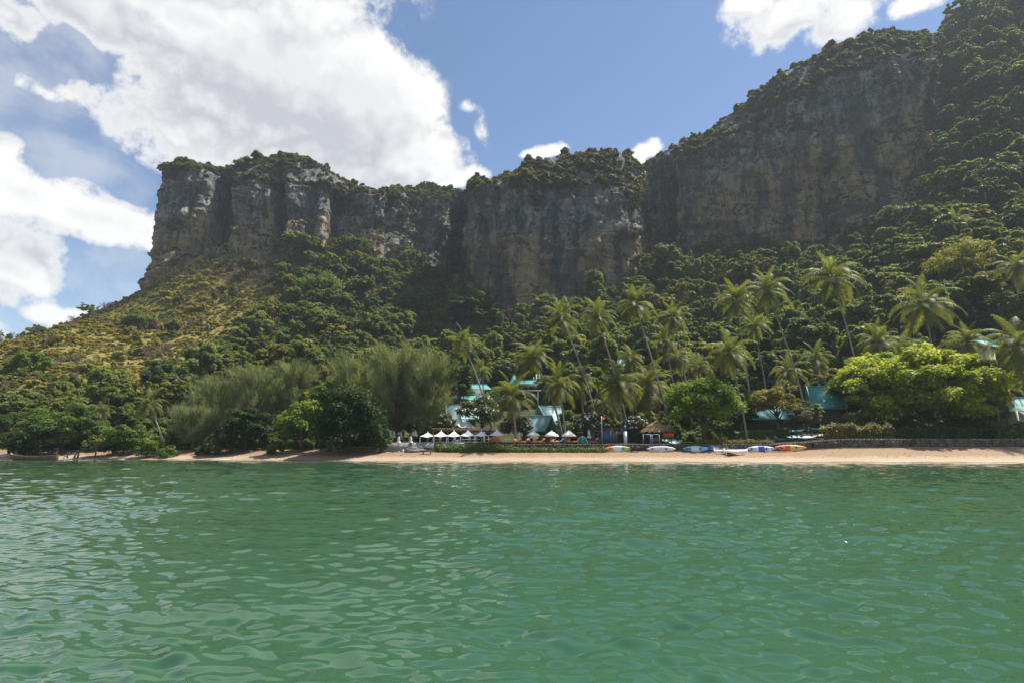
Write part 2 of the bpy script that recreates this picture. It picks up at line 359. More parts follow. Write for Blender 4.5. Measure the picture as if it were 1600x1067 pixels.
CLIFFS = {}
def cliff(name, cols, grooves, du=.8, dv=.8, seed=0, notch=(), ochre=()):
    """cols: base px, base py, base m, rim px, rim py, rim m, ridge py, ridge m behind the rim"""
    B = np.array([P(*c[0:3]) for c in cols]); T = np.array([P(*c[3:6]) for c in cols])
    K = np.array([P(c[3], c[6], c[5] + c[7]) for c in cols])
    s = np.r_[0, np.cumsum(np.linalg.norm(np.diff(B[:, :2] * .5 + T[:, :2] * .5, axis=0), axis=1))]
    nu = int(s[-1] / du); uu = np.linspace(0, s[-1], nu)
    it = lambda A: np.stack([np.interp(uu, s, A[:, i]) for i in range(3)], -1)
    ker = np.hanning(int(9 / du) | 1); ker /= ker.sum(); pad = len(ker) // 2
    sm = lambda A: np.stack([np.convolve(np.pad(A[:, i], pad, mode='edge'), ker, 'valid') for i in range(3)], -1)
    b_, t_, k_ = sm(it(B)), sm(it(T)), sm(it(K))
    pxs = pix(b_ * .4 + t_ * .6)[0]
    nv = int((t_[:, 2] - b_[:, 2]).max() / dv); nb, nc_ = int(22 / 2.5), 26
    tang = np.gradient((b_ + t_)[:, :2], axis=0); tang /= np.linalg.norm(tang, axis=1)[:, None] + 1e-9
    nrm = np.stack([tang[:, 1], -tang[:, 0]], -1)
    rows = []; FR = []
    for j in range(nb): rows.append(b_ - [0, 0, 1] * np.full((nu, 1), 22 * (1 - j / nb))); FR.append(0.0)
    for j in range(nv + 1):
        v = j / nv; w = v ** 1.0
        rows.append(b_ * (1 - w) + t_ * w); FR.append(v)
    for j in range(1, nc_ + 1):
        w = j / nc_; q = t_ * (1 - w) + k_ * w; q[:, 2] = t_[:, 2] + (k_[:, 2] - t_[:, 2]) * math.sin(w * math.pi / 2); rows.append(q); FR.append(1 + w)
    for j in range(1, 9):
        q = k_.copy(); q[:, 1] += j * 7; q[:, 2] -= j * j * 1.4; rows.append(q); FR.append(2 + j / 8)
    V = np.array(rows); FR = np.array(FR)[:, None] * np.ones((1, nu))
    U = uu[None] * np.ones_like(FR); Z = V[..., 2]
    face = np.clip(FR / .06, 0, 1) * (1 - .55 * sstep(FR, .93, 1.05)) * (1 - sstep(FR, 1.9, 2.1)); face = np.maximum(face, .25)
    wz = U + 3.5 * perlin(U * .03, Z * .03, seed + .5)
    D = 7.5 * fbm(wz * .026, Z * .012, seed, 2) + 2.2 * fbm(wz * .065, Z * .02, seed + 3, 3, True) + 4.2 * fbm(wz * .055, Z * .05, seed + 13, 4) - 2.0
    lz = Z / 13.0 + .9 * fbm(U * .02, Z * .01, seed + 21, 3) + .015 * U; fl = lz - np.floor(lz); D -= 3.2 * (fl - sstep(fl, .78, 1.0)) * (.4 + .6 * sstep(fbm(U * .03, Z * .02, seed + 31, 2), -.1, .4))
    D += .8 * fbm(wz * .24, Z * .06, seed + 5, 3, True) + 1.2 * fbm(wz * .30, Z * .22, seed + 9, 3)
    tilt = Z + .22 * U
    D += 1.1 * fbm(U * .03, tilt * .16, seed + 7, 3) + .5 * np.sign(perlin(U * .05, tilt * .33, seed)) * np.abs(perlin(U * .05, tilt * .33, seed)) ** .5
    for (gp, wd, dp, v0, v1) in grooves:
        c = np.exp(-((pxs[None] + 6 * perlin(Z * .05, gp) - gp) / wd) ** 2)
        D -= dp * c * sstep(FR, v0, v0 + .15) * (1 - sstep(FR, v1, v1 + .25))
    for (p0, p1, v0, v1, dp) in notch:                     # overhung hollows
        c = sstep(pxs, p0, p0 + 22) * (1 - sstep(pxs, p1 - 22, p1)); vv = FR + .05 * perlin(U * .06, seed + 2.2)
        D -= dp * c[None] * sstep(vv, v0 - .16, v1 - .02) * (1 - sstep(vv, v1 - .02, v1 + .035))
    V[..., :2] += nrm[None] * (D * face)[..., None]
    V[..., 2] += 1.5 * fbm(U * .07, FR * 6, seed + 1, 3) * sstep(FR, .85, 1.0)
    V[..., 2] += 2.0 * fbm(U * .05, FR * 3, seed + 4, 3) * sstep(FR, 1.3, 1.9)
    V = V.reshape(-1, 3)
    stain = (1 - sstep(FR, .35, .85)) * (FR <= 1) + .0
    for (p0, p1, v0, v1, q) in ochre: stain = stain + q * sstep(pxs, p0, p0 + 40)[None] * (1 - sstep(pxs, p1 - 40, p1))[None] * sstep(FR, v0 - .1, v0 + .1) * (1 - sstep(FR, v1 - .12, v1 + .12))
    me = mesh_np(name, V, grid_faces(len(rows), nu), m_rock, {'stain': ('POINT', stain)}, smooth=True)
    o = ob(name, me, kind='structure')
    Nn = np.empty(len(V) * 3, np.float32); me.vertex_normals.foreach_get('vector', Nn) if hasattr(me, 'vertex_normals') else None
    CLIFFS[name] = (V, Nn.reshape(-1, 3), FR.ravel(), U.ravel())
    return o

cliff('cliff_left', [
 (262,420,372,282,266,376,262,12),(226,450,340,262,270,348,266,14),(219,458,318,262,276,328,266,18),(240,452,303,275,268,316,262,22),(268,430,299,294,264,312,262,24),
 (300,408,300,318,272,312,266,24),(350,402,302,352,276,314,268,24),(400,402,298,400,280,310,256,28),(450,402,296,450,282,308,248,30),(500,397,298,503,288,312,264,28),
 (545,405,306,545,308,320,290,24),(580,414,300,580,306,311,302,18),(607,418,304,604,308,316,304,18),(640,424,338,640,308,348,298,16),(690,428,348,690,310,358,298,16),
 (730,432,352,735,312,362,306,16),(765,440,356,772,305,368,300,14)],
 [(344, 13, 26, .12, 1.1), (432, 10, 22, .15, 1.05), (410, 6, 5, .3, 1.0), (490, 7, 6, .1, .9), (531, 15, 18, .0, .9), (614, 9, 13, 0., 1.), (665, 7, 4, .0, .9), (722, 15, 34, 0., 1.2), (300, 5, 4, .2, .9)], seed=2.0,
 notch=((365, 420, .3, .62, 3.5), (440, 500, .25, .55, 4.0), (255, 330, .2, .5, 2.5)), ochre=((230, 520, -.2, .45, .45), (600, 800, -.2, 1.2, -1.2)))
cliff('cliff_middle', [
 (748,450,330,756,296,334,292,10),(737,462,296,742,300,300,294,10),(734,474,272,739,296,278,288,12),(745,484,260,752,291,268,286,12),(765,490,255,770,292,264,286,14),(800,494,250,803,288,260,270,16),(830,492,248,832,286,260,256,18),
 (870,487,248,872,284,260,250,20),(920,472,250,922,286,262,244,22),(955,458,253,957,290,264,240,24),(985,445,258,984,300,268,248,24),(1002,436,266,998,296,276,268,18),(1006,430,282,1003,300,288,284,12),(1004,425,320,1000,300,325,292,10)],
 [(772, 5, 4, .3, 1.1), (868, 6, 3, 0, .7), (905, 8, 3, .4, 1)], seed=5.0, notch=((945, 1000, .25, .5, 6.0), (880, 940, .45, .62, 3.0), (745, 800, .1, .3, 3.0)), ochre=((735, 880, -.2, .62, .55), (860, 990, .1, .4, .4)))
cliff('cliff_right', [
 (985,420,350,985,280,352,272,12),(1010,430,320,1008,272,326,262,14),(1060,422,300,1060,250,310,232,18),(1110,414,289,1110,228,301,206,20),(1160,408,280,1160,196,294,174,22),(1220,402,270,1220,156,286,124,24),
 (1290,396,261,1288,122,278,92,26),(1350,388,253,1345,102,272,66,28),(1400,355,251,1396,90,270,56,28),(1438,320,251,1435,86,268,58,26),(1451,308,258,1448,88,272,66,24),(1456,296,280,1455,96,288,76,16),(1458,286,310,1456,100,316,90,12)],
 [(1180, 7, 3, .1, .9), (1290, 7, 4, .0, .6), (1026, 18, 30, 0., 1.15)], seed=9.0, notch=((1230, 1330, .2, .48, 5.0), (1080, 1160, .1, .3, 4.0), (1330, 1430, .3, .6, 4.0)), ochre=((1180, 1460, .15, .68, .55),))
# ------------------------------------------------------------------ sea
m_sea, t, b = newmat('sea_water')
tc = N(t, 'ShaderNodeTexCoord')
at = N(t, 'ShaderNodeAttribute'); at.attribute_name = 'shallow'
n1 = N(t, 'ShaderNodeTexNoise', inp={'Vector': tc.outputs['Object'], 'Scale': .05, 'Detail': 4.0})
deep = mixc(t, maprange(t, n1.outputs['Fac'], .35, .65), (.029, .078, .041), (.035, .090, .049))
c = mixc(t, at.outputs['Fac'], deep, (.10, .118, .056))
t.links.new(c, b.inputs['Base Color']); b.inputs['Roughness'].default_value = .02; b.inputs['IOR'].default_value = 1.42
b.inputs['Specular IOR Level'].default_value = .5
w1 = N(t, 'ShaderNodeTexNoise', inp={'Vector': N(t, 'ShaderNodeMapping', inp={'Vector': tc.outputs['Object'], 'Scale': (2.4, 5.5, 1), 'Rotation': (0, 0, R(14))}).outputs[0], 'Scale': 1.0, 'Detail': 3.0, 'Roughness': .5})
w2 = N(t, 'ShaderNodeTexNoise', inp={'Vector': N(t, 'ShaderNodeMapping', inp={'Vector': tc.outputs['Object'], 'Scale': (.5, 1.3, 1), 'Rotation': (0, 0, R(-9))}).outputs[0], 'Scale': 1.0, 'Detail': 2.0})
bp = N(t, 'ShaderNodeBump', inp={'Height': w2.outputs['Fac'], 'Strength': .25, 'Distance': .08}); t.links.new(bp.outputs[0], b.inputs['Normal'])

ys = [-1500, -1200, -900, -300, -100, -40, -15, -6, 0, 1.5]
y = 2.2
while y < 112: ys.append(y); y += .022 + .0022 * y + .000045 * y * y
ys += [120, 140, 180, 260, 500, 900, 1500]
ys = np.array(ys)
sd = np.linspace(-1.2, 1.2, 520)
ss = np.r_[[-200, -40, -10, -4, -2.2, -1.5], sd, [1.5, 2.2, 4, 10, 40, 200]]
WX = np.clip(ss[None] * (np.abs(ys)[:, None] + 3.0), -1500 - np.abs(ss[None]), 1500 + np.abs(ss[None])); WY = np.repeat(ys[:, None], len(ss), 1)
WZ = np.zeros_like(WX)
wr = np.random.default_rng(5)
PN = [perlin(WX * q, WY * q, 1.7 * i) for i, q in enumerate((1.3, .8, .5, .3, .16))]
GU = [perlin(WX * .09, WY * .06, 3.0 + i) for i in range(3)]
for i in range(70):
    lam = .17 * (5.5 / .17) ** (i / 69.0); k = 2 * math.pi / lam
    ang = R(-110) + wr.normal(0, .52)
    amp = .0060 * lam ** .60 * wr.uniform(.6, 1.3) * (1.45 if lam < .9 else .75 if lam > 1.8 else 1.1)
    sp = np.maximum(.022 + .0022 * WY + .000045 * WY ** 2, 2.4 / 520 * (np.abs(WY) + 3))
    fade = np.clip((lam / sp - 2.2) / 2.0, 0, 1)
    ph = k * (WX * math.cos(ang) + WY * math.sin(ang)) + wr.uniform(0, 6.28) + 1.3 * PN[min(4, i // 14)] * wr.uniform(.5, 1.3) + .8 * PN[(i * 3) % 5]
    gust = .72 + .55 * GU[i % 3]
    WZ += fade * amp * gust * (np.sin(ph) + .22 * np.cos(2 * ph))
WZ *= (WY > 0) * (np.abs(ss)[None] < 1.45) * (1 - sstep(WY - shore(WX), -7, -.5) * .8)
shal = sstep(WY - shore(WX), -13, -.6) * (np.abs(WX) < 500)
WV = np.stack([WX, WY, WZ], -1).reshape(-1, 3)
ob('sea', mesh_np('sea', WV, grid_faces(len(ys), len(ss)), m_sea, {'shallow': ('POINT', shal)}, smooth=True), kind='structure')
# ------------------------------------------------------------------ vegetation library
def nrmz(a): return a / (np.linalg.norm(a, axis=-1, keepdims=True) + 1e-9)
def leaf_quads(pos, nor, size, aspect, r, fold=.18):
    n = nrmz(nor); a = nrmz(np.cross(n, r.normal(size=n.shape))); b = np.cross(n, a)
    s = size[:, None]
    V = np.stack([pos + a * s, pos + b * s * aspect + n * s * fold, pos - a * s, pos - b * s * aspect + n * s * fold], 1)
    return V.reshape(-1, 3), np.arange(len(pos) * 4).reshape(-1, 4)
def clumps(rx, ry, rz, cz, n, seed, zmin=-.55, cl=.3, inner=.45, lobe=.42):
    r = np.random.default_rng(seed)
    d = nrmz(r.normal(size=(n * 5, 3))); d = d[d[:, 2] > zmin][:n]
    rad = r.uniform(inner, 1, len(d)) ** .6
    lob = 1 + lobe * perlin(d[:, 0] * 1.9 + seed * 1.37, d[:, 1] * 1.9, d[:, 2] * 1.9)
    C = d * (rad * lob)[:, None] * np.array([rx, ry, rz]) * (1 - cl * .55); C[:, 2] += cz
    cr = cl * (rx + ry + rz) / 3 * r.uniform(.55, 1.35, len(d))
    return C, cr
def crown_mesh(name, rx, ry, rz, cz, nclump, nleaf, leaf, mat, seed, flat=.7, cl=.3, zmin=-.55, aspect=.55, up=.55, inner=.45, extra=None, lobe=.42):
    r = np.random.default_rng(seed + 1000)
    C, cr = clumps(rx, ry, rz, cz, nclump, seed, zmin, cl, inner, lobe)
    k = r.integers(0, len(C), nleaf)
    e = nrmz(r.normal(size=(nleaf, 3))); e[:, 2] += .3; e = nrmz(e)
    pos = C[k] + e * (cr[k] * r.uniform(.4, 1.08, nleaf) ** .8)[:, None] * np.array([1, 1, flat])
    nor = e * .55 + np.array([0, 0, up]) + r.normal(size=(nleaf, 3)) * .42
    V, F = leaf_quads(pos, nor, leaf * r.uniform(.6, 1.25, nleaf), aspect, r)
    ct = r.normal(0, .16, len(C))
    tone = np.clip(.45 + ct[k] + r.normal(0, .2, nleaf), 0, 1)
    mats = [mat]; idx = None
    if extra:                                   # blossoms scattered on the outside of the crown
        m2, frac, sz = extra; q = int(nleaf * frac); kk = r.integers(0, len(C), q); e = nrmz(r.normal(size=(q, 3))); e[:, 2] = np.abs(e[:, 2])
        p2 = C[kk] + e * (cr[kk] * 1.08)[:, None] * np.array([1, 1, flat])
        V2, F2 = leaf_quads(p2, e + r.normal(size=(q, 3)) * .3, sz * r.uniform(.7, 1.3, q), .9, r)
        F = np.vstack([F, F2 + len(V)]); V = np.vstack([V, V2]); tone = np.r_[tone, np.ones(q)]; mats.append(m2); idx = np.r_[np.zeros(nleaf), np.ones(q)]
    return mesh_np(name, V, F, mats, {'tone': ('FACE', tone)}, mat_idx=idx)
def tube(pts, rad, sides=6):
    pts = np.asarray(pts, float); rad = np.broadcast_to(np.asarray(rad, float), (len(pts),))
    tg = nrmz(np.gradient(pts, axis=0)); ref = np.where(np.abs(tg[:, 2:3]) > .9, [[1, 0, 0]], [[0, 0, 1]])
    a = nrmz(np.cross(tg, ref)); b = np.cross(tg, a)
    th = np.linspace(0, 2 * math.pi, sides, endpoint=False)
    V = (pts[:, None] + rad[:, None, None] * (np.cos(th)[None, :, None] * a[:, None] + np.sin(th)[None, :, None] * b[:, None])).reshape(-1, 3)
    F = []
    for i in range(len(pts) - 1):
        for j in range(sides):
            k = (j + 1) % sides; F.append((i * sides + j, i * sides + k, (i + 1) * sides + k, (i + 1) * sides + j))
    F.append(tuple(range(sides))[::-1]); F.append(tuple(range((len(pts) - 1) * sides, len(pts) * sides)))
    return V, F
class MB:
    """collects shapes into one mesh"""
    def __init__(s): s.V, s.F, s.M, s.n = [], [], [], 0
    def add(s, V, F, m=0):
        V = np.asarray(V, float); s.V.append(V); s.F += [tuple(int(i) + s.n for i in f) for f in F]; s.M += [m] * len(F); s.n += len(V); return s
    def tube(s, pts, rad, sides=6, m=0): return s.add(*tube(pts, rad, sides), m)
    def box(s, c, d, m=0, rz=0, taper=1.0):
        c = np.asarray(c, float); x, y, z = np.asarray(d, float) / 2
        V = np.array([[-x, -y, -z], [x, -y, -z], [x, y, -z], [-x, y, -z], [-x * taper, -y * taper, z], [x * taper, -y * taper, z], [x * taper, y * taper, z], [-x * taper, y * taper, z]])
        if rz: V[:, :2] = V[:, :2] @ np.array([[math.cos(rz), math.sin(rz)], [-math.sin(rz), math.cos(rz)]])
        return s.add(V + c, [(0, 3, 2, 1), (4, 5, 6, 7), (0, 1, 5, 4), (1, 2, 6, 5), (2, 3, 7, 6), (3, 0, 4, 7)], m)
    def slab(s, quad, th, m=0):
        q = np.asarray(quad, float); n = np.cross(q[1] - q[0], q[2] - q[0]); n = n / np.linalg.norm(n) * th; k = len(q)
        F = [tuple(range(k))[::-1], tuple(range(k, 2 * k))] + [(i, (i + 1) % k, k + (i + 1) % k, k + i) for i in range(k)]
        return s.add(np.vstack([q - n, q]), F, m)
    def build(s, name, mats, parent=None, smooth=False, **kw):
        return ob(name, mesh_np(name, np.vstack(s.V), s.F, mats, mat_idx=s.M, smooth=smooth), parent, **kw)
def limbs(h, C, r0, seed, n=7, lean=0.0):
    r = np.random.default_rng(seed); m = MB()
    top = np.array([lean, 0, h])
    pts = [np.array([0, 0, -.8]), np.array([.04 * r.normal(), 0, h * .3]), np.array([lean * .5, .1 * r.normal(), h * .62]), top]
    m.tube(pts, [r0 * 1.3, r0, r0 * .8, r0 * .5], 8)
    idx = r.choice(len(C), min(n, len(C)), replace=False)
    for i in idx:
        s = pts[1] * .45 + pts[2] * .55 if r.random() < .5 else pts[2]
        e = C[i]; mid = (s + e) / 2 + np.array([0, 0, .08 * h]); m.tube([s, mid, e], [r0 * .5, r0 * .32, r0 * .12], 5)
    return m

m_bark = simple('bark', (.11, .085, .06), .9, .4, 2.0, .1)
m_palmbark = simple('palm_bark', (.27, .23, .19), .9, .35, 6.0, .1)
TINT = [(.65, .8, .75), (.95, 1.05, .85), (1.1, 1.12, 1), (1.45, 1.3, .9), (.85, .95, .65), (1.7, 1.5, .95)]
f_forest = foliage('forest_leaves', [(.052, .076, .028), (.105, .142, .050), (.19, .215, .082)], TINT)
f_olive = foliage('olive_leaves', [(.068, .082, .024), (.130, .150, .040), (.215, .215, .068)], TINT)
f_cliff = foliage('cliff_shrub_leaves', [(.050, .062, .028), (.095, .108, .046), (.16, .16, .075)], [(.6, .7, .7), (1, 1, 1), (1.4, 1.15, .8), (.8, .85, .65)])
f_scrub = foliage('scrub_leaves', [(.13, .115, .026), (.235, .22, .042), (.35, .32, .07)], [(.6, .8, .55), (1, 1, 1), (1.15, .93, .68), (.85, .98, .7), (1.3, 1.06, .75)], .3)
f_almond = foliage('almond_leaves', [(.12, .165, .010), (.24, .295, .020), (.40, .43, .045)])
f_round = foliage('fig_leaves', [(.065, .12, .012), (.135, .21, .022), (.25, .32, .045)])
f_dark = foliage('dark_leaves', [(.024, .052, .014), (.054, .100, .024), (.105, .16, .04)])
f_night = foliage('deep_green_leaves', [(.012, .028, .008), (.028, .058, .014), (.065, .11, .026)])
f_mid = foliage('mid_leaves', [(.042, .075, .017), (.085, .14, .028), (.165, .22, .048)])
f_plum = foliage('frangipani_leaves', [(.055, .07, .028), (.105, .125, .048), (.18, .19, .08)])
f_dull = foliage('russet_leaves', [(.11, .08, .02), (.165, .165, .038), (.26, .22, .055)])
f_casu = foliage('casuarina_needles', [(.090, .112, .060), (.158, .186, .096), (.235, .255, .135)], None, .4)
f_palm = foliage('palm_leaves', [(.060, .082, .024), (.112, .134, .038), (.20, .20, .065)], [(.8, .9, .85), (1, 1, 1), (1.25, 1.15, .9), (.9, 1, .8)], .45, .5, .25)
f_palmold = foliage('old_palm_leaves', [(.16, .10, .03), (.22, .15, .045), (.30, .24, .07)], None, .3)
f_hedge = foliage('hedge_leaves', [(.05, .085, .015), (.10, .155, .026), (.19, .24, .045)])
m_flower = simple('blossom', (.75, .73, .66), .7, .1)
m_twig = simple('dry_twigs', (.17, .125, .10), .9, .4, .4, .1)

# ---- trees of the slopes: a few crowns, each copied many times
def hill_variant(i, mat, rx, rz, cz, n, leaf, seed, cl=.32, flat=.75, nl=10000, zmin=-.5, inner=.45):
    cm = crown_mesh('crown', rx, rx * .95, rz, cz, n, nl, leaf, mat, seed, flat, cl, zmin=zmin, inner=inner)
    C, _ = clumps(rx, rx * .95, rz, cz, n, seed, zmin, cl, inner)
    m = limbs(cz, C, .28, seed, 6); tm = mesh_np('trunk', np.vstack(m.V), m.F, m_bark)
    return cm, tm
HILL_EXTRA = None
HILL = [hill_variant(0, f_forest, 4.6, 3.8, 7.6, 46, .40, 21, .24), hill_variant(1, f_forest, 3.6, 5.0, 7.8, 42, .38, 22, .24), hill_variant(2, f_forest, 5.6, 3.2, 7.4, 60, .40, 23, .19, .6),
        hill_variant(3, f_olive, 4.4, 3.4, 6.6, 50, .38, 24, .22), hill_variant(4, f_olive, 3.4, 4.4, 7.0, 36, .36, 25, .26), hill_variant(5, f_forest, 4.6, 4.4, 7.6, 70, .34, 26, .17, .8),
        hill_variant(6, f_olive, 4.6, 3.6, 8.6, 40, .30, 27, .15, .5, 5000, -.3, .25), hill_variant(7, f_forest, 6.4, 2.4, 8.4, 60, .36, 28, .15, .5, 9000, -.4), hill_variant(8, f_forest, 3.0, 5.6, 6.8, 60, .34, 29, .2, .9, 9000, -.8)]
def bush_mesh(name, mat, r_, h, n, nl, leaf, seed, flat=.7): return crown_mesh(name, r_, r_, h, h * .55, n, nl, leaf, mat, seed, flat, .36, zmin=-.5)
def twig_mesh(name, h, r_, seed, n=260):
    r = np.random.default_rng(seed); V, F = [], []; m = MB()
    m.tube([(0, 0, -.5), (0, 0, h * .35)], [.12, .09], 5)
    tips = []
    for i in range(14):
        a = r.uniform(0, 6.28); e = np.array([math.cos(a) * r_ * r.uniform(.3, .8), math.sin(a) * r_ * r.uniform(.3, .8), h * r.uniform(.6, .9)]); m.tube([(0, 0, h * r.uniform(.1, .35)), e * .55 + [0, 0, .1], e], [.07, .05, .025], 3); tips.append(e)
    tips = np.array(tips)
    s = tips[r.integers(0, 14, n)] * r.uniform(.6, 1, (n, 1)); e = s + nrmz(r.normal(size=(n, 3)) + [0, 0, .6]) * r.uniform(.5, 1.3, (n, 1))
    w = nrmz(np.cross(e - s, r.normal(size=(n, 3)))) * .035
    m.add(np.stack([s - w, s + w, e], 1).reshape(-1, 3), np.arange(n * 3).reshape(-1, 3))
    return mesh_np(name, np.vstack(m.V), m.F, m_twig)
BUSH_Y = [bush_mesh('scrub', f_scrub, 2.0, 1.5, 12, 1500, .26, 41), bush_mesh('scrub', f_scrub, 1.6, 1.9, 12, 1500, .24, 42), bush_mesh('scrub', f_scrub, 2.5, 1.2, 14, 1600, .26, 43)]
BUSH_C = [bush_mesh('shrub', f_cliff, 2.1, 1.8, 12, 1500, .30, 51), bush_mesh('shrub', f_cliff, 1.7, 2.3, 12, 1400, .30, 52), bush_mesh('shrub', f_cliff, 2.5, 1.6, 14, 1500, .32, 53)]
TWIGS = [twig_mesh('dry_tree', 4.2, 2.6, 61), twig_mesh('dry_tree', 3.4, 3.0, 62)]

def stuff(name, pts, scl, rot, idx, sources, label, tilt=.09, stretch=.16):
    """one object that scatters the given sources over its points"""
    rs = np.random.default_rng(len(pts)); n = len(pts)
    me = mesh_np(name, pts, np.zeros((0, 3), int), (), {'tx': ('POINT', rs.normal(0, tilt, n)), 'ty': ('POINT', rs.normal(0, tilt, n)), 'sx': ('POINT', np.asarray(scl) * np.exp(rs.normal(0, stretch, n))), 'sz': ('POINT', np.asarray(scl) * np.exp(rs.normal(0, stretch, n))), 'scl': ('POINT', scl), 'rot': ('POINT', rot), 'pick': ('POINT', idx)})
    o = ob(name, me, label=label, kind='stuff')
    g = bpy.data.node_groups.new(name, 'GeometryNodeTree')
    g.interface.new_socket('Geometry', in_out='INPUT', socket_type='NodeSocketGeometry'); g.interface.new_socket('Geometry', in_out='OUTPUT', socket_type='NodeSocketGeometry')
    gi, go = g.nodes.new('NodeGroupInput'), g.nodes.new('NodeGroupOutput')
    j = g.nodes.new('GeometryNodeJoinGeometry')
    for s in reversed(sources):
        oi = g.nodes.new('GeometryNodeObjectInfo'); oi.transform_space = 'ORIGINAL'; oi.inputs['Object'].default_value = s; oi.inputs['As Instance'].default_value = True
        g.links.new(oi.outputs['Geometry'], j.inputs[0])
    def attr(nm):
        n = g.nodes.new('GeometryNodeInputNamedAttribute'); n.data_type = 'FLOAT'; n.inputs[0].default_value = nm; return n.outputs[0]
    ip = g.nodes.new('GeometryNodeInstanceOnPoints'); ip.inputs['Pick Instance'].default_value = True
    g.links.new(gi.outputs[0], ip.inputs['Points']); g.links.new(j.outputs[0], ip.inputs['Instance'])
    g.links.new(attr('pick'), ip.inputs['Instance Index']); sv = g.nodes.new('ShaderNodeCombineXYZ'); [g.links.new(attr(q), sv.inputs[k]) for k, q in enumerate(('sx', 'scl', 'sz'))]; g.links.new(sv.outputs[0], ip.inputs['Scale'])
    cx = g.nodes.new('ShaderNodeCombineXYZ'); g.links.new(attr('tx'), cx.inputs[0]); g.links.new(attr('ty'), cx.inputs[1]); g.links.new(attr('rot'), cx.inputs[2]); g.links.new(cx.outputs[0], ip.inputs['Rotation'])
    g.links.new(ip.outputs[0], go.inputs[0])
    md = o.modifiers.new('scatter', 'NODES'); md.node_group = g
    return o

# planting map: where the cliffs stand, nothing grows through them
BASE = {'cliff_left': ([(226,340),(219,318),(240,303),(268,299),(300,300),(350,302),(400,298),(450,296),(500,298),(545,306),(580,300),(607,304),(640,338),(690,340),(737,300)]),
        'cliff_middle': ([(734,272),(745,260),(765,255),(800,250),(830,248),(870,248),(920,250),(955,253),(985,258),(1002,266),(1006,284)]),
        'cliff_right': ([(1006,322),(1060,300),(1110,289),(1160,280),(1220,270),(1290,261),(1350,253),(1400,251),(1438,251),(1451,258),(1456,290)])}
def in_front(px, y):
    lim = np.full_like(px, 340.0)
    for bl in BASE.values():
        bl = np.array(bl, float); s = (px >= bl[0, 0]) & (px <= bl[-1, 0]); lim[s] = np.minimum(lim[s], np.interp(px[s], bl[:, 0], bl[:, 1]))
    return y < lim - 1.5
def scatter_cells(step, x0, x1, y0, y1, seed, jit=.48):
    r = np.random.default_rng(seed)
    gx, gy = np.meshgrid(np.arange(x0, x1, step), np.arange(y0, y1, step)); gx[1::2] += step / 2
    return gx.ravel() + r.uniform(-jit, jit, gx.size) * step, gy.ravel() + r.uniform(-jit, jit, gy.size) * step
x, y = scatter_cells(5.2, -300, 330, 100, 345, 8)
z = ground(x, y); q = np.stack([x, y, z], -1); px, py = pix(q)
off = y - shore(x)
KEEPOUT = [(690, 870, 560, 690, 172), (1500, 1600, 520, 690, 150), (1150, 1340, 540, 690, 118), (1180, 1240, 575, 690, 130), (1310, 1345, 550, 690, 140)]  # clear ground about the resort's roofs: px range, py range, out to m
ok = (off > np.where(px < 640, 22, 46)) & (px > -130) & (px < 1740) & in_front(px, y)
for (a, b_, c, d, e) in KEEPOUT: ok &= ~((px > a) & (px < b_) & (py > c) & (py < d) & (y < e))
x, y, z, px, py, off = (a[ok] for a in (x, y, z, px, py, off))
rr = np.random.default_rng(77)
dr = dryness(x, y, z); patch = fbm(x * .02, y * .02, 2.0, 3)
is_tree = rr.random(len(x)) > dr * .96
trees = np.flatnonzero(is_tree)
scl = (.55 + .95 * rr.random(len(x)) ** 2.2) * (1 - .35 * sstep(dr, .05, .5)) * np.where(px > 1440, 1.1, 1.0)
near_cliff = (px > 560) & (px < 1440) & ~in_front(px, y + 40); scl *= np.where(near_cliff, .9, 1.0)
pick = np.where(patch + rr.normal(0, .3, len(x)) > .12, rr.choice([3, 4, 4, 3, 1, 6, 6], len(x)), rr.choice([0, 1, 2, 5, 7, 8, 6], len(x)))
olive_left = (px < 560) & (dr > .05); pick = np.where(olive_left & (rr.random(len(x)) < .6), rr.choice([3, 4, 6], len(x)), pick)  # more olive crowns where the left slope turns dry
size = scl[trees] / y[trees]
order = trees[np.argsort(-size)]
solo = order[:285]; rest = order[285:]
ZONES = [(440, ' tree beneath the yellow grassy hill', 'trees on the lower slope of the grassy hill'),
         (760, ' forest tree behind the beach casuarinas', 'forest trees behind the casuarinas'),
         (1080, ' forest tree below the middle cliff', 'forest trees below the middle cliff'),
         (1440, ' forest tree below the big ochre cliff', 'forest trees below the big ochre cliff'),
         (9999, ' forest tree on the steep mountainside', 'forest trees on the steep mountainside')]
SRC = {}
def single_out(objs):
    by = {}
    for o in objs: by.setdefault(o['label'], []).append(o)
    nth = ('leftmost', 'second from left', 'third from left', 'fourth from left', 'fifth from left', 'sixth from left', 'seventh from left', 'eighth from left', 'ninth from left', 'tenth from left', 'eleventh from left')
    for l, os_ in by.items():
        if len(os_) < 2: continue
        os_.sort(key=lambda o: o.location.x / o.location.y)
        for k, o in enumerate(os_): o['label'] = l + ' ' + ('rightmost' if k == len(os_) - 1 else nth[min(k, 10)])
def hill_tree(x_, y_, z_, s_, v, rz, label, group, name='forest_tree', sz=1.0):
    e = empty(name, (x_, y_, z_ - .3), rz, label=label, cat='tree', group=group); e.scale = (s_, s_, s_ * sz)
    cr_ = ob('crown', HILL[v][0], e); ob('trunk', HILL[v][1], e); SRC.setdefault(v, cr_); return e
SOLO = []
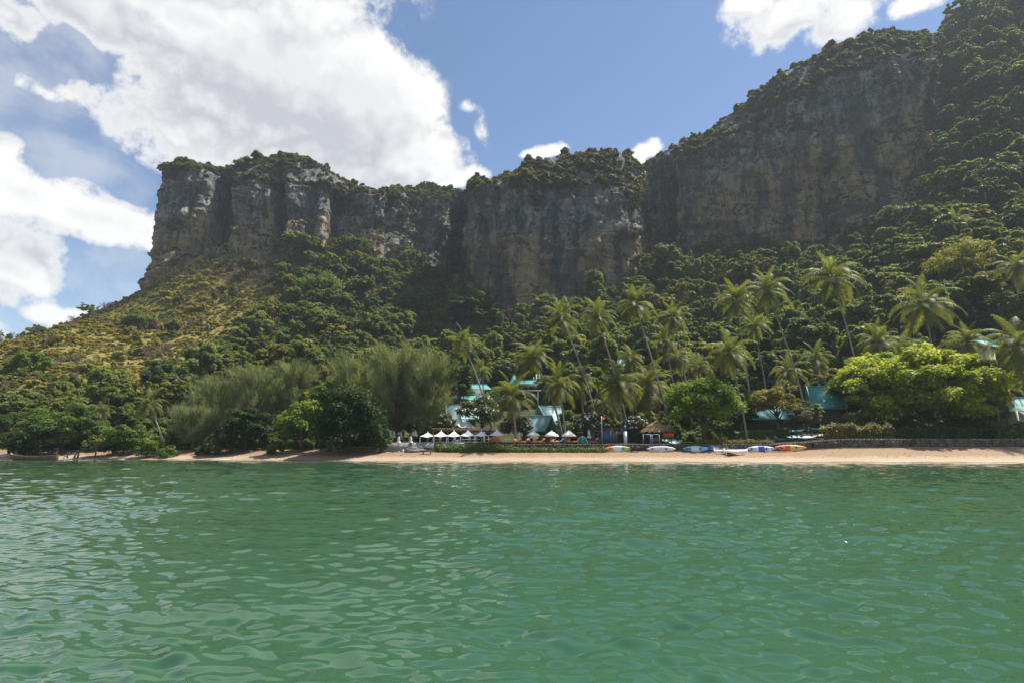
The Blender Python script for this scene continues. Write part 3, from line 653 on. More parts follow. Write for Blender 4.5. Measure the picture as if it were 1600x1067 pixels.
for i in solo:
    for lim, lb, gp in ZONES:
        if px[i] < lim: break
    LOOK = ('rounded green', 'tall green', 'wide flat-topped green', 'rounded olive', 'slim olive', 'fine-leaved green', 'sparse open olive', 'umbrella-shaped green', 'narrow columnar green')[int(pick[i])]
    row = np.sum(y[i] > np.array([140, 165, 195])); lb = ('large ' if scl[i] > 1.0 else 'smaller ') + LOOK + lb + (', low down', ', partway up', ', higher up', ', near cliffs')[row]
    SOLO.append(hill_tree(x[i], y[i], z[i], scl[i], int(pick[i]), rr.uniform(0, 6.28), lb, gp, sz=rr.uniform(.9, 1.15)))
single_out(SOLO)
stuff('forest', np.stack([x, y, z - .4], -1)[rest], scl[rest], rr.uniform(0, 6.28, len(rest)), pick[rest], [SRC[k] for k in range(9)], 'dense tropical forest covering the slopes under the cliffs')

# dry slope: grassy scrub and leafless thickets
x2, y2 = scatter_cells(1.8, -260, 40, 130, 325, 9)
z2 = ground(x2, y2); px2, py2 = pix(np.stack([x2, y2, z2], -1)); d2_ = dryness(x2, y2, z2)
ok = (d2_ > .25) & in_front(px2, y2) & (px2 > -130) & (px2 < 620) & (rr.random(len(x2)) < .82)
x2, y2, z2, px2, py2 = (a[ok] for a in (x2, y2, z2, px2, py2))
thick = sstep(px2, 300, 400) * sstep(-py2, -470, -425) + .12 * (fbm(x2 * .04, y2 * .04, 9., 2) > .28)
tw = rr.random(len(x2)) < np.clip(thick, 0, .85) * .55
b0 = ob('scrub_bush', BUSH_Y[0], label='low yellow-green bush at the foot of the dry grassy slope', cat='bush'); p_ = P(118, 545, 195); b0.location = (p_[0], 195, float(ground(p_[0], 195)))
b1 = ob('scrub_bush', BUSH_Y[1], label='upright yellow-green bush halfway up the dry grassy slope', cat='bush'); p_ = P(262, 495, 255); b1.location = (p_[0], 255, float(ground(p_[0], 255)))
b2 = ob('scrub_bush', BUSH_Y[2], label='broad yellow-green bush high on the dry grassy slope', cat='bush'); p_ = P(300, 440, 285); b2.location = (p_[0], 285, float(ground(p_[0], 285)))
s_ = ~tw; n_ = s_.sum()
stuff('scrub', np.stack([x2, y2, z2 - .5], -1)[s_], (.30 + .55 * rr.random(n_) ** 1.8) * np.where(rr.random(n_) < .10, 1.9, 1), rr.uniform(0, 6.28, n_), rr.integers(0, 3, n_), [b0, b1, b2], 'yellow-green scrub and dry grass over the hill at far left')
w0 = ob('bare_tree', TWIGS[0], label='leafless grey tree on the hill ridge against the sky', cat='tree'); p_ = P(72, 548, 200); w0.location = (p_[0], 200, float(ground(p_[0], 200))); w0.scale = (1.5,) * 3
w1 = ob('bare_tree', TWIGS[1], label='leafless grey thicket tree at the grassy crest below the far-left cliff', cat='tree'); p_ = P(170, 488, 252); w1.location = (p_[0], 252, float(ground(p_[0], 252))); w1.scale = (1.3,) * 3
n_ = tw.sum()
stuff('dry_thicket', np.stack([x2, y2, z2 - .2], -1)[tw], rr.uniform(.7, 1.5, n_), rr.uniform(0, 6.28, n_), rr.integers(0, 2, n_), [w0, w1], 'leafless pinkish grey thicket along the foot of the far-left cliff')

# shrubs on the cliff tops and ledges
cpts, csc = [], []
for nm, (V, Nn, FR, U) in CLIFFS.items():
    r = np.random.default_rng(len(nm))
    pxc, pyc = pix(V)
    noise = fbm(V[:, 0] * .045, V[:, 2] * .045, V[:, 1] * .045, 3)
    dens = np.where(FR >= .97, np.where(FR < 2.06, .08 + .40 * sstep(noise, -.35, .25), .0), 0)
    ledge = (FR > .03) & (FR < .97)
    fx = (FR - .62) * 1.1 if nm == 'cliff_right' else (FR - .72) * 1.4
    pr = np.clip((noise + fx - .38) * 3.0, 0, 1) * .22 + (Nn[:, 2] > .5) * .16
    if nm == 'cliff_right': pr += .16 * sstep(pxc + 40 * noise, 1418, 1446) + .14 * (1 - sstep(pxc, 1040, 1062))
    if nm == 'cliff_middle': pr += .05 * sstep(pxc, 945, 1000) * sstep(FR, .42, .62)
    if nm == 'cliff_left': pr += .03 * sstep(pxc, 530, 560) * sstep(FR, .35, .7) + .16 * sstep(pxc, 608, 625) * sstep(FR + .35 * noise, .25, .6) + .14 * sstep(pxc, 690, 712) + .035 * np.exp(-((pxc - 344) / 14) ** 2) + .03 * np.exp(-((pxc - 432) / 9) ** 2) + .02 * np.exp(-((pxc - 531) / 16) ** 2)
    dens = np.where(ledge, pr * np.where(FR > .12, 1, 1.6), dens)
    s_ = r.random(len(V)) < dens
    cpts.append(V[s_] - [0, 0, .6]); top = FR[s_] >= .97
    csc.append(r.uniform(.45, .95, s_.sum()) * np.where(top, .88, .6) * np.where(top, np.exp(r.normal(0, .32, s_.sum())), 1))
cpts, csc = np.vstack(cpts), np.concatenate(csc)
k0 = np.argmax(-np.abs(pix(cpts)[0] - 905) - np.abs(pix(cpts)[1] - 245)); k1 = np.argmax(-np.abs(pix(cpts)[0] - 455) - np.abs(pix(cpts)[1] - 252)); k2 = np.argmax(-np.abs(pix(cpts)[0] - 1350) - np.abs(pix(cpts)[1] - 62))
cs = []
for k, v, lb in ((k0, 0, 'rounded olive shrub on the summit of the middle cliff'), (k1, 1, 'tall olive shrub on the highest point of the far-left cliff'), (k2, 2, 'broad olive shrub on the crest of the big ochre cliff')):
    o = ob('cliff_shrub', BUSH_C[v], label=lb, cat='shrub'); o.location = tuple(cpts[k]); o.scale = (1.4,) * 3; cs.append(o)
cpk = rr.choice([0, 1, 2, 0, 1, 2, 0, 1, 2, 3, 4], len(cpts)); tall = (cpk > 2); cpk[tall & (csc < .75)] = 1; tall = cpk > 2; csc[tall] *= .42; cpts[tall, 2] -= 2.3
stuff('cliff_shrubs', cpts, csc, rr.uniform(0, 6.28, len(cpts)), cpk, cs + [SRC[4], SRC[3]], 'olive shrubs and creepers over the cliff tops and ledges')
print('veg', len(solo), len(rest), len(x2), len(cpts))
# ------------------------------------------------------------------ shore and garden trees
def gz(x_, y_): return float(ground(x_, y_))
def at_px(px_, depth):
    x_ = (px_ - 800) / FPX * depth / (CT + .2 * ST * 0)
    for _ in range(3):
        z_ = gz(x_, depth); d = depth * CT + (z_ - CAM_H) * ST; x_ = (px_ - 800) / FPX * d
    return np.array([x_, depth, gz(x_, depth)])
def m_per_px(depth): return depth / FPX
def tree(name, label, px_, top, wpx, depth, mat, style='round', low=.12, leaf=.24, nl=9000, ncl=60, seed=None, cat='tree', group=None, lean=0.0, dz=1.0, extra=None):
    seed = seed or int(px_ * 7 + top); b_ = at_px(px_, depth)
    h = P(px_, top, depth)[2] - b_[2]; rx = wpx / 2 * m_per_px(depth)
    e = empty(name, b_, 0, label=label, cat=cat, group=group)
    z0 = h * low; rz = (h - z0) / 2; cz = z0 + rz
    kw = dict(round=dict(flat=.75, cl=.27), layer=dict(flat=.45, cl=.22, up=.8, zmin=-.85), dome=dict(flat=.6, cl=.16, zmin=-.75, up=.7, inner=.3, lobe=.2), open=dict(flat=.6, cl=.2, inner=.3), bush=dict(flat=.8, cl=.26, zmin=-.95))[style]
    ob('crown', crown_mesh('crown', rx, rx * dz, rz, cz, ncl, nl, leaf, mat, seed, extra=extra, **kw), e)
    C, _ = clumps(rx, rx * dz, rz, cz, ncl, seed, kw.get('zmin', -.55), kw['cl'], kw.get('inner', .45), kw.get('lobe', .42))
    limbs(cz, C, max(.10, min(.4, h * .028)), seed, 9, lean).build('trunk', [m_bark], e)
    return e
def casuarina(label, px_, top, wpx, depth, seed, n=20000, low=.1):
    r = np.random.default_rng(seed); b_ = at_px(px_, depth)
    h = P(px_, top, depth)[2] - b_[2]; rad = wpx / 2 * m_per_px(depth)
    e = empty('casuarina_tree', b_, 0, label=label, cat='tree', group='casuarinas behind the beach')
    m = MB(); m.tube([(0, 0, -.8), (.1, 0, h * .4), (-.1, .1, h * .8), (0, 0, h * .95)], [.3, .22, .12, .03], 7)
    nb = 84; n = int(n * 1.0); S, E = [], []
    for i in range(nb):
        tt = r.uniform(.08, .8); a = r.uniform(0, 6.28); wob = 1 + .35 * perlin(math.cos(a) * 1.3 + seed, math.sin(a) * 1.3, tt * 3)
        L = rad * float(wob) * (1 - .45 * max(0, tt - .35)) * r.uniform(.55, 1.1); el = r.uniform(.7, 1.9)
        s = np.array([0, 0, h * tt]); ee = s + np.array([math.cos(a) * L, math.sin(a) * L, L * el])
        ee[2] = min(ee[2], h * r.uniform(.9, 1.02)); S.append(s); E.append(ee)
        if i % 2 == 0: m.tube([s, (s + ee) / 2 + [0, 0, -.15], s + (ee - s) * .85], [.08, .05, .02], 4)
    S, E = np.array(S), np.array(E); k = r.integers(0, nb, n); tt = r.uniform(.2, 1.05, n)[:, None]
    base = S[k] + (E[k] - S[k]) * tt + r.normal(size=(n, 3)) * .34 * np.array([1, 1, .8])
    base[:, 2] = np.maximum(base[:, 2], h * low + r.uniform(0, .8, n))
    d = nrmz(nrmz(E[k] - S[k]) * .5 + np.array([0, 0, .75]) + r.normal(size=(n, 3)) * .38)
    tip = base + d * r.uniform(.5, 1.25, (n, 1)); w = nrmz(np.cross(d, r.normal(size=(n, 3)))) * r.uniform(.022, .05, (n, 1))
    V = np.stack([base - w, base + w, tip], 1).reshape(-1, 3); bt = r.normal(.05, .24, nb)
    tone = np.clip(.48 + bt[k] + r.normal(0, .2, n), 0, 1)
    ob('crown', mesh_np('crown', V, np.arange(n * 3).reshape(-1, 3), f_casu, {'tone': ('FACE', tone)}), e); m.build('trunk', [m_bark], e)
    return e

# palms -------------------------------------------------------------
def frond_mesh(el, mat, seed, L=5.0, sag=75, old=False):
    r = np.random.default_rng(seed); n = 26; t_ = np.linspace(0, 1, n)
    ang = np.radians(el - sag * t_ ** 1.35 * (1 if el > -30 else .5)); ds = L / (n - 1)
    px_ = np.r_[0, np.cumsum(np.cos(ang[:-1]) * ds)]; pz_ = np.r_[0, np.cumsum(np.sin(ang[:-1]) * ds)]
    bend = .35 * r.normal() * t_ ** 2
    rach = np.stack([px_, bend, pz_], -1); tg = nrmz(np.gradient(rach, axis=0))
    V, F = tube(rach, .045 * (1 - .85 * t_), 4); V = list(V); F = list(F); tone = [.9] * len(F)
    q = 54
    for i in range(q):
        tt = .1 + .9 * (i + .5) / q; p = np.array([np.interp(tt, t_, rach[:, j]) for j in range(3)]); g = nrmz(np.array([np.interp(tt, t_, tg[:, j]) for j in range(3)]))
        side = nrmz(np.cross(g, [0, 0, 1.0])); upv = np.cross(side, g)
        ll = (.35 + .85 * math.sin(math.pi * min(1, tt * 1.02) ** .75)) * r.uniform(.8, 1.12)
        for sg in (-1, 1):
            if old and r.random() < .4: continue
            d = nrmz(side * sg * r.uniform(.7, .95) + g * .55 + upv * .12); dn = nrmz(d + np.array([0, 0, -r.uniform(.6, 2.0)]))
            m1 = p + d * ll * .5; e_ = m1 + dn * ll * .55; w = g * .029
            b = len(V); V += [p - w, p + w, m1 + w * .9, m1 - w * .9, e_]; F += [(b, b + 1, b + 2, b + 3), (b + 3, b + 2, b + 4)]; k_ = float(np.clip(.45 + r.normal(0, .2), 0, 1)); tone += [k_, k_]
    return mesh_np('frond', np.array(V), F, mat, {'tone': ('FACE', tone)})
FROND = {e_: [frond_mesh(e_, f_palm, 100 + e_ + 7 * k_, sag=s_) for k_ in range(2)] for e_, s_ in ((82, 55), (58, 95), (34, 105), (8, 90), (-22, 65), (-52, 40))}
FOLD = frond_mesh(-62, f_palmold, 321, sag=25, old=True)
nuts = MB()
for k in range(7):
    a_ = k * 2.4; c_ = np.array([math.cos(a_) * .28, math.sin(a_) * .28, -.25 - .1 * (k % 3)]); th_ = np.linspace(0, math.pi, 6)
    nuts.tube(np.stack([0 * th_ + c_[0], 0 * th_ + c_[1], c_[2] - .15 * np.cos(th_)], -1), .13 * np.sin(th_) + .01, 7)
m_nut = simple('coconut_husk', (.20, .17, .05), .6)
NUTS = mesh_np('coconut_bunch', np.vstack(nuts.V), nuts.F, m_nut, smooth=True)
def palm(cx_, cy_, bx_, depth, rpx, label, seed, old=2, up=1.0, dense=1.0):
    r = np.random.default_rng(seed); b_ = at_px(bx_, depth); c_ = P(cx_, cy_, depth - r.uniform(0, 1.5))
    e = empty('coconut_palm', b_, 0, label=label, cat='palm tree', group='coconut palms of the beach resort')
    rel = c_ - b_; hs = np.linspace(0, 1, 14); bow = r.uniform(.25, .75)
    curve = np.stack([rel[0] * (hs * bow + hs ** 1.9 * (1 - bow)), rel[1] * hs, rel[2] * hs], -1); curve[0, 2] = -.6
    rad = .20 * (1 - .42 * hs) * (1 + .05 * np.cos(np.arange(14) * 2.1)); rad[0] = .27; rad[1] = .2
    m = MB(); m.tube(curve, rad, 8); m.build('trunk', [m_palmbark], e, smooth=True)
    s_ = rpx * 1.1 * m_per_px(depth) / 4.6
    plan = [(82, int(r.integers(2, 5))), (58, int(r.integers(5, 8))), (34, 7), (8, int(r.integers(6, 9))), (-22, int(r.integers(4, 8))), (-52, int(r.integers(2, 7)))]
    a_ = r.uniform(0, 6.28)
    for el, n in plan:
        for k in range(max(1, int(round(n * dense)))):
            a_ += 2.399 + r.normal(0, .15)
            f = ob('frond', FROND[el][r.integers(0, 2)], e); f.location = tuple(rel); f.rotation_euler = (r.normal(0, .1), r.normal(0, .12), a_); k_ = s_ * r.uniform(.82, 1.1); f.scale = (k_, k_, k_)
    for k in range(old):
        f = ob('dead_frond', FOLD, e); f.location = tuple(rel); f.rotation_euler = (0, r.normal(0, .15), r.uniform(0, 6.28)); f.scale = (s_ * .8,) * 3
    nb = ob('coconut_bunch', NUTS, e); nb.location = tuple(rel); nb.scale = (1.3,) * 3
    return e
PALMS = [
 (723,535,772,104,29,'slender coconut palm leaning over the white tent roof'), (876,497,938,108,34,'tall coconut palm, left one of two side by side before the middle cliff'),
 (933,497,985,112,32,'tall coconut palm with yellowing fronds, right of the pair before the middle cliff'), (992,478,1052,99,35,'tall coconut palm with long bare leaning trunk beside the thatched kiosk'),
 (1052,497,1084,114,29,'coconut palm with tall slim trunk behind the round fig tree'), (832,558,880,98,35,'coconut palm leaning in front of the hillside hotel with white posts'),
 (800,622,806,93,42,'low bushy coconut palm in front of the square white parasols'), (873,603,884,96,37,'mid-height coconut palm beside the steep blue-green gable roofs'),
 (906,597,914,112,29,'small coconut palm behind the two blue-green gables, deeper in the garden'), (965,603,974,97,41,'drooping coconut palm behind the orange, white and green kayak'),
 (1013,603,1018,103,43,'drooping coconut palm just behind the thatched kiosk'), (1150,470,1180,118,36,'tall coconut palm, left one of the pair before the dark gap between cliffs'),
 (1197,455,1268,112,40,'tall coconut palm with long trunk leaning from the steep teal roof'), (1300,435,1362,108,48,'tallest coconut palm with wide crown left of the big almond tree'),
 (1443,478,1482,108,50,'big-crowned coconut palm rising behind the top of the almond tree'), (1140,552,1168,95,40,'coconut palm with curved trunk at the edge of the round fig tree'),
 (1592,540,1612,92,58,'large coconut palm cut by the frame beyond the almond tree'), (1178,512,1204,126,26,'smaller coconut palm tucked behind the tall palm pair'),
 (1232,582,1240,120,31,'young coconut palm with upright fronds above the low teal eaves'), (1372,535,1380,120,34,'coconut palm with upright fronds just behind the almond tree, left side'),
 (1513,535,1520,112,35,'coconut palm with upright fronds just behind the almond tree, right side'), (1492,348,1496,190,24,'lone pale palm high on the slope below the big cliff'),
 (1588,420,1594,142,34,'coconut palm high on the slope near the frame edge'), (1040,537,1062,126,27,'small coconut palm beside the slim tall one behind the fig tree'),
 (752,580,758,138,20,'small coconut palm between the hillside hotel roofs'), (672,590,680,142,22,'small coconut palm peeping out above the big casuarina'),
 (1090,575,1100,122,29,'coconut palm rising just behind the top of the round fig tree'), (157,642,169,111,19,'small coconut palm leaning beside the spreading tree near the longtail boat'),
 (232,632,259,101,24,'slender pale-trunked coconut palm leaning over the far beach'), (303,627,307,119,18,'small coconut palm among the far casuarinas'),
 (517,576,520,128,13,'tiny yellow palm crown above the dark spreading tree'), (945,634,949,105,31,'low coconut palm behind the grey pole and pool bar'),
 (1556,604,1562,101,38,'low coconut palm at the far side of the almond tree'), (1335,590,1338,112,26,'low fan-like palm beside the steep teal roof'),
 (1062,560,1072,130,26,'coconut palm half hidden between the slim palms and the fig tree'), (985,560,990,128,25,'half-hidden coconut palm behind the long bare trunk'),
 (1275,560,1284,124,27,'half-hidden coconut palm left of the tallest palm trunk'), (1410,545,1414,122,28,'half-hidden coconut palm under the big-crowned palm')]
for i, a_ in enumerate(PALMS): palm(*a_[:5], a_[5], 400 + i)

# casuarinas --------------------------------------------------------
for i, (a_, b_, c_, d_, n_, lb) in enumerate([
 (300, 640, 66, 104, 12000, 'small dense casuarina standing lowest on the far beach'), (335, 592, 78, 112, 15000, 'feathery casuarina left of the dark tree on the far beach'), (392, 576, 90, 110, 19000, 'feathery casuarina directly behind the dark tree on the far beach'),
 (452, 566, 72, 112, 17000, 'tall narrow casuarina left of the bright green tree'), (500, 590, 60, 118, 11000, 'casuarina behind the bright green tree'), (560, 556, 84, 108, 20000, 'casuarina rising behind the dark spreading tree'),
 (618, 546, 110, 103, 30000, 'biggest casuarina with olive plumes beside the closed parasols'), (668, 558, 84, 101, 24000, 'casuarina nearest the square white parasols')]):
    casuarina(lb, a_, b_, c_, d_, 900 + i, n_)
pl = (m_flower, .05, .16)
for k_ in [
 ('shore_tree', 'dark spreading tree at the far end beside the frame edge', 8, 640, 80, 118, f_night, 'bush', .0, .26, 7000, 50),
 ('shore_tree', 'broad bright green layered tree behind the longtail boat', 95, 632, 125, 108, f_mid, 'layer', .05, .26, 14000, 90),
 ('shore_tree', 'dark underlayer tree between the boat and the spreading tree', 45, 668, 80, 104, f_night, 'bush', .0, .25, 7000, 50),
 ('shore_tree', 'yellow-green bushy tree beside the small leaning palm', 192, 662, 64, 103, f_mid, 'bush', .0, .24, 7000, 45),
 ('shore_bush', 'small bright rounded bush on the edge of the far beach', 229, 682, 42, 99, f_round, 'bush', .0, .2, 4500, 30),
 ('shore_tree', 'dull green bush between spreading tree and yellow-green bushy tree', 148, 676, 40, 101, f_olive, 'bush', .0, .22, 4000, 30),
 ('shore_tree', 'dark broadleaf tree in front of the far casuarinas', 382, 636, 84, 101, f_night, 'layer', .03, .25, 12000, 80),
 ('shore_tree', 'pale bush with white specks left of the dark broadleaf tree', 340, 676, 46, 99, f_plum, 'bush', .0, .2, 4000, 30),
 ('shore_tree', 'bright green tree leaning against the dark spreading tree', 470, 622, 72, 97, f_round, 'round', .06, .24, 10000, 60),
 ('shore_tree', 'large dark spreading tree overhanging the sand', 545, 603, 122, 93, f_night, 'bush', -.08, .26, 22000, 120),
 ('shore_bush', 'bright leafy bush between the dark tree and closed parasols', 596, 664, 34, 92, f_mid, 'bush', .0, .2, 4000, 26),
 ('garden_tree', 'round dark green tree on the slope left of the hillside hotel', 716, 562, 44, 150, f_dark, 'round', .05, .34, 7000, 40),
 ('frangipani_tree', 'greyish frangipani in front of the wide blue-green roof', 752, 615, 66, 104, f_plum, 'round', .2, .2, 9000, 60, pl),
 ('frangipani_tree', 'leafy frangipani between the casuarinas and the white tent', 692, 646, 40, 103, f_plum, 'round', .2, .2, 5000, 50, pl),
 ('frangipani_tree', 'white-flowered frangipani behind the last square parasol', 805, 650, 58, 97, f_plum, 'round', .25, .18, 8000, 60, pl),
 ('frangipani_tree', 'white-flowered frangipani between round parasols and pool bar', 920, 644, 70, 98, f_plum, 'round', .15, .18, 9000, 60, pl),
 ('frangipani_tree', 'white-flowered frangipani left of the thatched kiosk', 994, 648, 44, 97, f_plum, 'round', .2, .18, 7000, 50, pl),
 ('garden_tree', 'yellow-green tree beside the steep blue-green gable', 890, 640, 40, 103, f_mid, 'round', .1, .2, 6000, 40),
 ('fig_tree', 'round bright green fig tree behind the blue kayaks', 1100, 592, 116, 94, f_round, 'round', .2, .26, 20000, 110),
 ('garden_tree', 'leafy green tree just right of the round fig tree', 1160, 600, 62, 103, f_mid, 'round', .2, .22, 8000, 50),
 ('garden_tree', 'sparse reddish green tree before the low teal eaves', 1218, 600, 84, 97, f_dull, 'open', .3, .2, 6500, 70),
 ('garden_tree', 'greyish thin-leaved tree below the steep teal roof', 1262, 622, 50, 94, f_plum, 'open', .15, .15, 6000, 60),
 ('almond_tree', 'huge bright yellow-green almond tree spreading over the stone seawall', 1444, 540, 258, 99, f_almond, 'dome', .06, .34, 62000, 330),
 ('garden_tree', 'green tree with broad upright leaves between teal roof and almond tree', 1322, 588, 40, 104, f_mid, 'open', .1, .45, 1600, 30),
 ('garden_tree', 'russet-tinged tree at the far side of the almond tree', 1552, 590, 60, 104, f_dull, 'round', .25, .24, 6000, 40),
 ('hill_tree', 'lone rounded green tree in the middle of the dry grassy slope', 214, 492, 56, 238, f_mid, 'round', .12, .5, 7000, 40),
 ('hill_tree', 'dark round tree high on the slope under the far-left cliff', 440, 408, 36, 285, f_mid, 'round', .05, .5, 4500, 30),
 ('hill_tree', 'big dark tree at the foot of the far-left cliff wall', 550, 368, 54, 292, f_dark, 'round', .05, .5, 6000, 36),
 ('hill_tree', 'small vivid green tree below the cliff foot trees', 533, 398, 26, 280, f_round, 'round', .05, .45, 3500, 24),
 ('hill_tree', 'large round green tree in the middle of the forest slope', 502, 432, 90, 262, f_mid, 'round', .05, .5, 9000, 54),
 ('hill_tree', 'dark spreading tree standing clear at the foot of the big cliff', 1408, 318, 84, 232, f_dark, 'layer', .1, .45, 9000, 60),
 ('hill_tree', 'pale open-crowned tree on the slope above the almond tree', 1512, 372, 100, 165, f_olive, 'open', .3, .3, 7000, 90),
 ('hill_tree', 'dark conical tree against the foot of the big cliff', 1190, 360, 44, 262, f_dark, 'bush', .0, .5, 6000, 36),
 ('hill_tree', 'lone yellow-green shrub tree on the lower grassy hill near the frame edge', 50, 548, 54, 172, f_round, 'bush', .0, .4, 5000, 30)]:
    n_, lb, a_, b_, c_, d_, mt, st, lo, lf, nl_, nc__ = k_[:12]
    tree(n_, lb, a_, b_, c_, d_, mt, st, lo, lf, nl_, nc__, dz=.8 if n_ == 'almond_tree' else 1.0, extra=k_[12] if len(k_) > 12 else None)

# hedges and filler planting ----------------------------------------
def hedge(label, px0, px1, d0, d1, h, w, mat, dens=420, name='hedge', cat='hedge', z=None):
    a_, b_ = at_px(px0, d0), at_px(px1, d1); L = np.linalg.norm((b_ - a_)[:2]); n = int(dens * L)
    r = np.random.default_rng(int(px0)); s = r.uniform(0, 1, n); u = r.uniform(-1, 1, n); v = r.uniform(0, 1, n)
    f = r.random(n); u = np.where(f < .4, -1 + .2 * r.random(n), u); v = np.where((f > .4) & (f < .8), 1 - .15 * r.random(n), v)
    x_ = a_[0] + (b_[0] - a_[0]) * s; y_ = a_[1] + (b_[1] - a_[1]) * s + u * w / 2
    hh = h * (1 + (.22 if name == 'hedge' else .6) * perlin(x_ * .7, y_ * .7, 3.1) - (0 if name == 'hedge' else .35 * np.abs(perlin(x_ * .25, 9.1)))); y_ = y_ + .2 * perlin(x_ * .9, 2.2)
    pos = np.stack([x_, y_, ground(x_, y_) + v * hh], -1) - a_
    nor = np.stack([0 * u, u * .7 - .2, v], -1) + r.normal(size=(n, 3)) * .5
    if name != 'hedge': pos = pos + r.normal(size=(n, 3)) * [.2, .2, .16]
    V, F = leaf_quads(pos, nor, (.13 if name in ('hedge', 'creeper', 'weeds') else .19) * r.uniform(.6, 1.3, n), .6, r)
    o = ob(name, mesh_np(name, V, F, mat, {'tone': ('FACE', np.clip(.45 + .25 * perlin(x_ * .5, y_, 1.) + r.normal(0, .2, n), 0, 1))}), label=label, cat=cat); o.location = tuple(a_); return o
hedge('long clipped green hedge below the low teal eaves', 1150, 1262, 95.5, 96, 1.9, 1.3, f_hedge)
hedge('low clipped hedge behind the orange sunbeds', 812, 868, 97.2, 97.2, 1.1, .9, f_hedge)
hedge('leafy shrubs along the top of the rough seawall beside the stacked kayaks', 1286, 1392, 89.5, 89.5, 1.9, 1.6, f_dull, 520, 'shrub_row', 'shrubs')
hedge('bright leafy shrubs on the seawall at the frame edge', 1552, 1640, 89.5, 90, 2.3, 2.0, f_mid, 520, 'shrub_row', 'shrubs')
hedge('dark green shrubs beneath the almond tree canopy', 1400, 1550, 92.5, 92.5, 1.5, 1.6, f_dark, 380, 'shrub_row', 'shrubs')
hedge('dark hedge between pool bar and thatched kiosk', 948, 1012, 96, 96, 1.4, 1.0, f_dark, 380)
hedge('green creeper hanging along the low seawall by the square parasols', 682, 800, 90.6, 88.5, .75, .8, f_hedge, 420, 'creeper', 'creeper')
hedge('sparse creeper along the foot of the low seawall by the sunbeds', 802, 945, 88.5, 87.7, .42, .7, f_hedge, 300, 'creeper', 'creeper')
hedge('sparse green weeds along the wall above the blue kayaks', 1090, 1205, 88.9, 88.6, .42, .6, f_dull, 240, 'weeds', 'weeds')
hedge('bright green hedge top over the restaurant pergola', 676, 718, 106, 106, 3.9, .8, f_round, 420)
# garden and understorey: positions off the buildings' ground
fr = np.random.default_rng(31)
HOUSES = [(690, 885, 84, 150), (1155, 1320, 97, 112), (1000, 1050, 90, 99), (595, 800, 80, 110), (920, 965, 90, 104), (1560, 1620, 95, 108), (800, 1010, 80, 97), (1195, 1235, 110, 134), (1310, 1345, 115, 140), (1520, 1562, 105, 134)]
cnt = 0; GARDEN = []
fx, fy = scatter_cells(5.0, -140, 130, 88, 152, 14)
for x_, y_ in zip(fx, fy):
    z_ = gz(x_, y_); p_ = pix(np.array([x_, y_, z_]))[0]; o_ = y_ - float(shore(x_))
    if not (-60 < p_ < 1680) or o_ < (13 if p_ < 560 else 17) or o_ > (26 if p_ < 640 else 50): continue
    if any(a_ < p_ < b_ and c_ < y_ < d_ for a_, b_, c_, d_ in HOUSES): continue
    s_ = fr.uniform(.32, .62) * (1 if p_ > 640 else 1.05)
    if o_ < 24: s_ *= .75
    if p_ < 640: lb, gp = 'small tree in the understorey behind the far casuarinas', 'understorey behind the casuarinas'
    elif p_ < 1000: lb, gp = 'garden tree among the palms left of the kiosk', 'garden trees left of the kiosk'
    elif p_ < 1300: lb, gp = 'garden tree among the palms behind the fig tree', 'garden trees behind the fig tree'
    else: lb, gp = 'garden tree in the shade behind the almond tree', 'garden trees behind the almond tree'
    v_ = int(fr.integers(0, 9)); lb = ('rounded', 'tall', 'wide flat-topped', 'rounded olive', 'slim olive', 'fine-leaved', 'sparse', 'umbrella-shaped', 'columnar')[v_] + ' ' + lb + (', nearest shore' if o_ < 27 else ', further back' if o_ < 38 else ', farthest back')
    GARDEN.append(hill_tree(x_, y_, z_ - 2.2 * s_, s_, v_, fr.uniform(0, 6.28), lb, gp, 'garden_tree')); cnt += 1
single_out(GARDEN)
# shaded undergrowth that closes the gaps between the trunks
ux, uy = scatter_cells(2.6, -170, 210, 88, 190, 15)
uz = ground(ux, uy); up_ = pix(np.stack([ux, uy, uz], -1))[0]; uo = uy - shore(ux)
ok = (up_ > -100) & (up_ < 1720) & (uo > np.where(up_ < 570, 9.3, 18)) & (uo < np.where(up_ < 600, 60, 95))
for a_, b_, c_, d_ in HOUSES: ok &= ~((up_ > a_) & (up_ < b_) & (uy > c_) & (uy < d_))
BUSH_G = [bush_mesh('undergrowth_bush', f_mid, 1.6, 1.4, 12, 1500, .22, 71), bush_mesh('undergrowth_bush', f_olive, 1.5, 1.6, 12, 1500, .22, 72), bush_mesh('undergrowth_bush', f_dark, 1.8, 1.3, 12, 1500, .22, 73)]
ub = []
for k, (a_, d_, lb) in enumerate([(262, 98.5, 'low rounded bush under the pale-trunked leaning palm'), (430, 96, 'low rounded bush in front of the bright green tree'), (318, 100, 'low dark bush in front of the smallest casuarina')]):
    p_ = at_px(a_, d_); o = ob('undergrowth_bush', BUSH_G[k], label=lb, cat='bush'); o.location = tuple(p_); ub.append(o)
n_ = ok.sum()
stuff('undergrowth', np.stack([ux, uy, uz - .1], -1)[ok], fr.uniform(.5, 1.1, n_), fr.uniform(0, 6.28, n_), fr.integers(0, 3, n_), ub, 'green undergrowth between the trunks behind the beach')
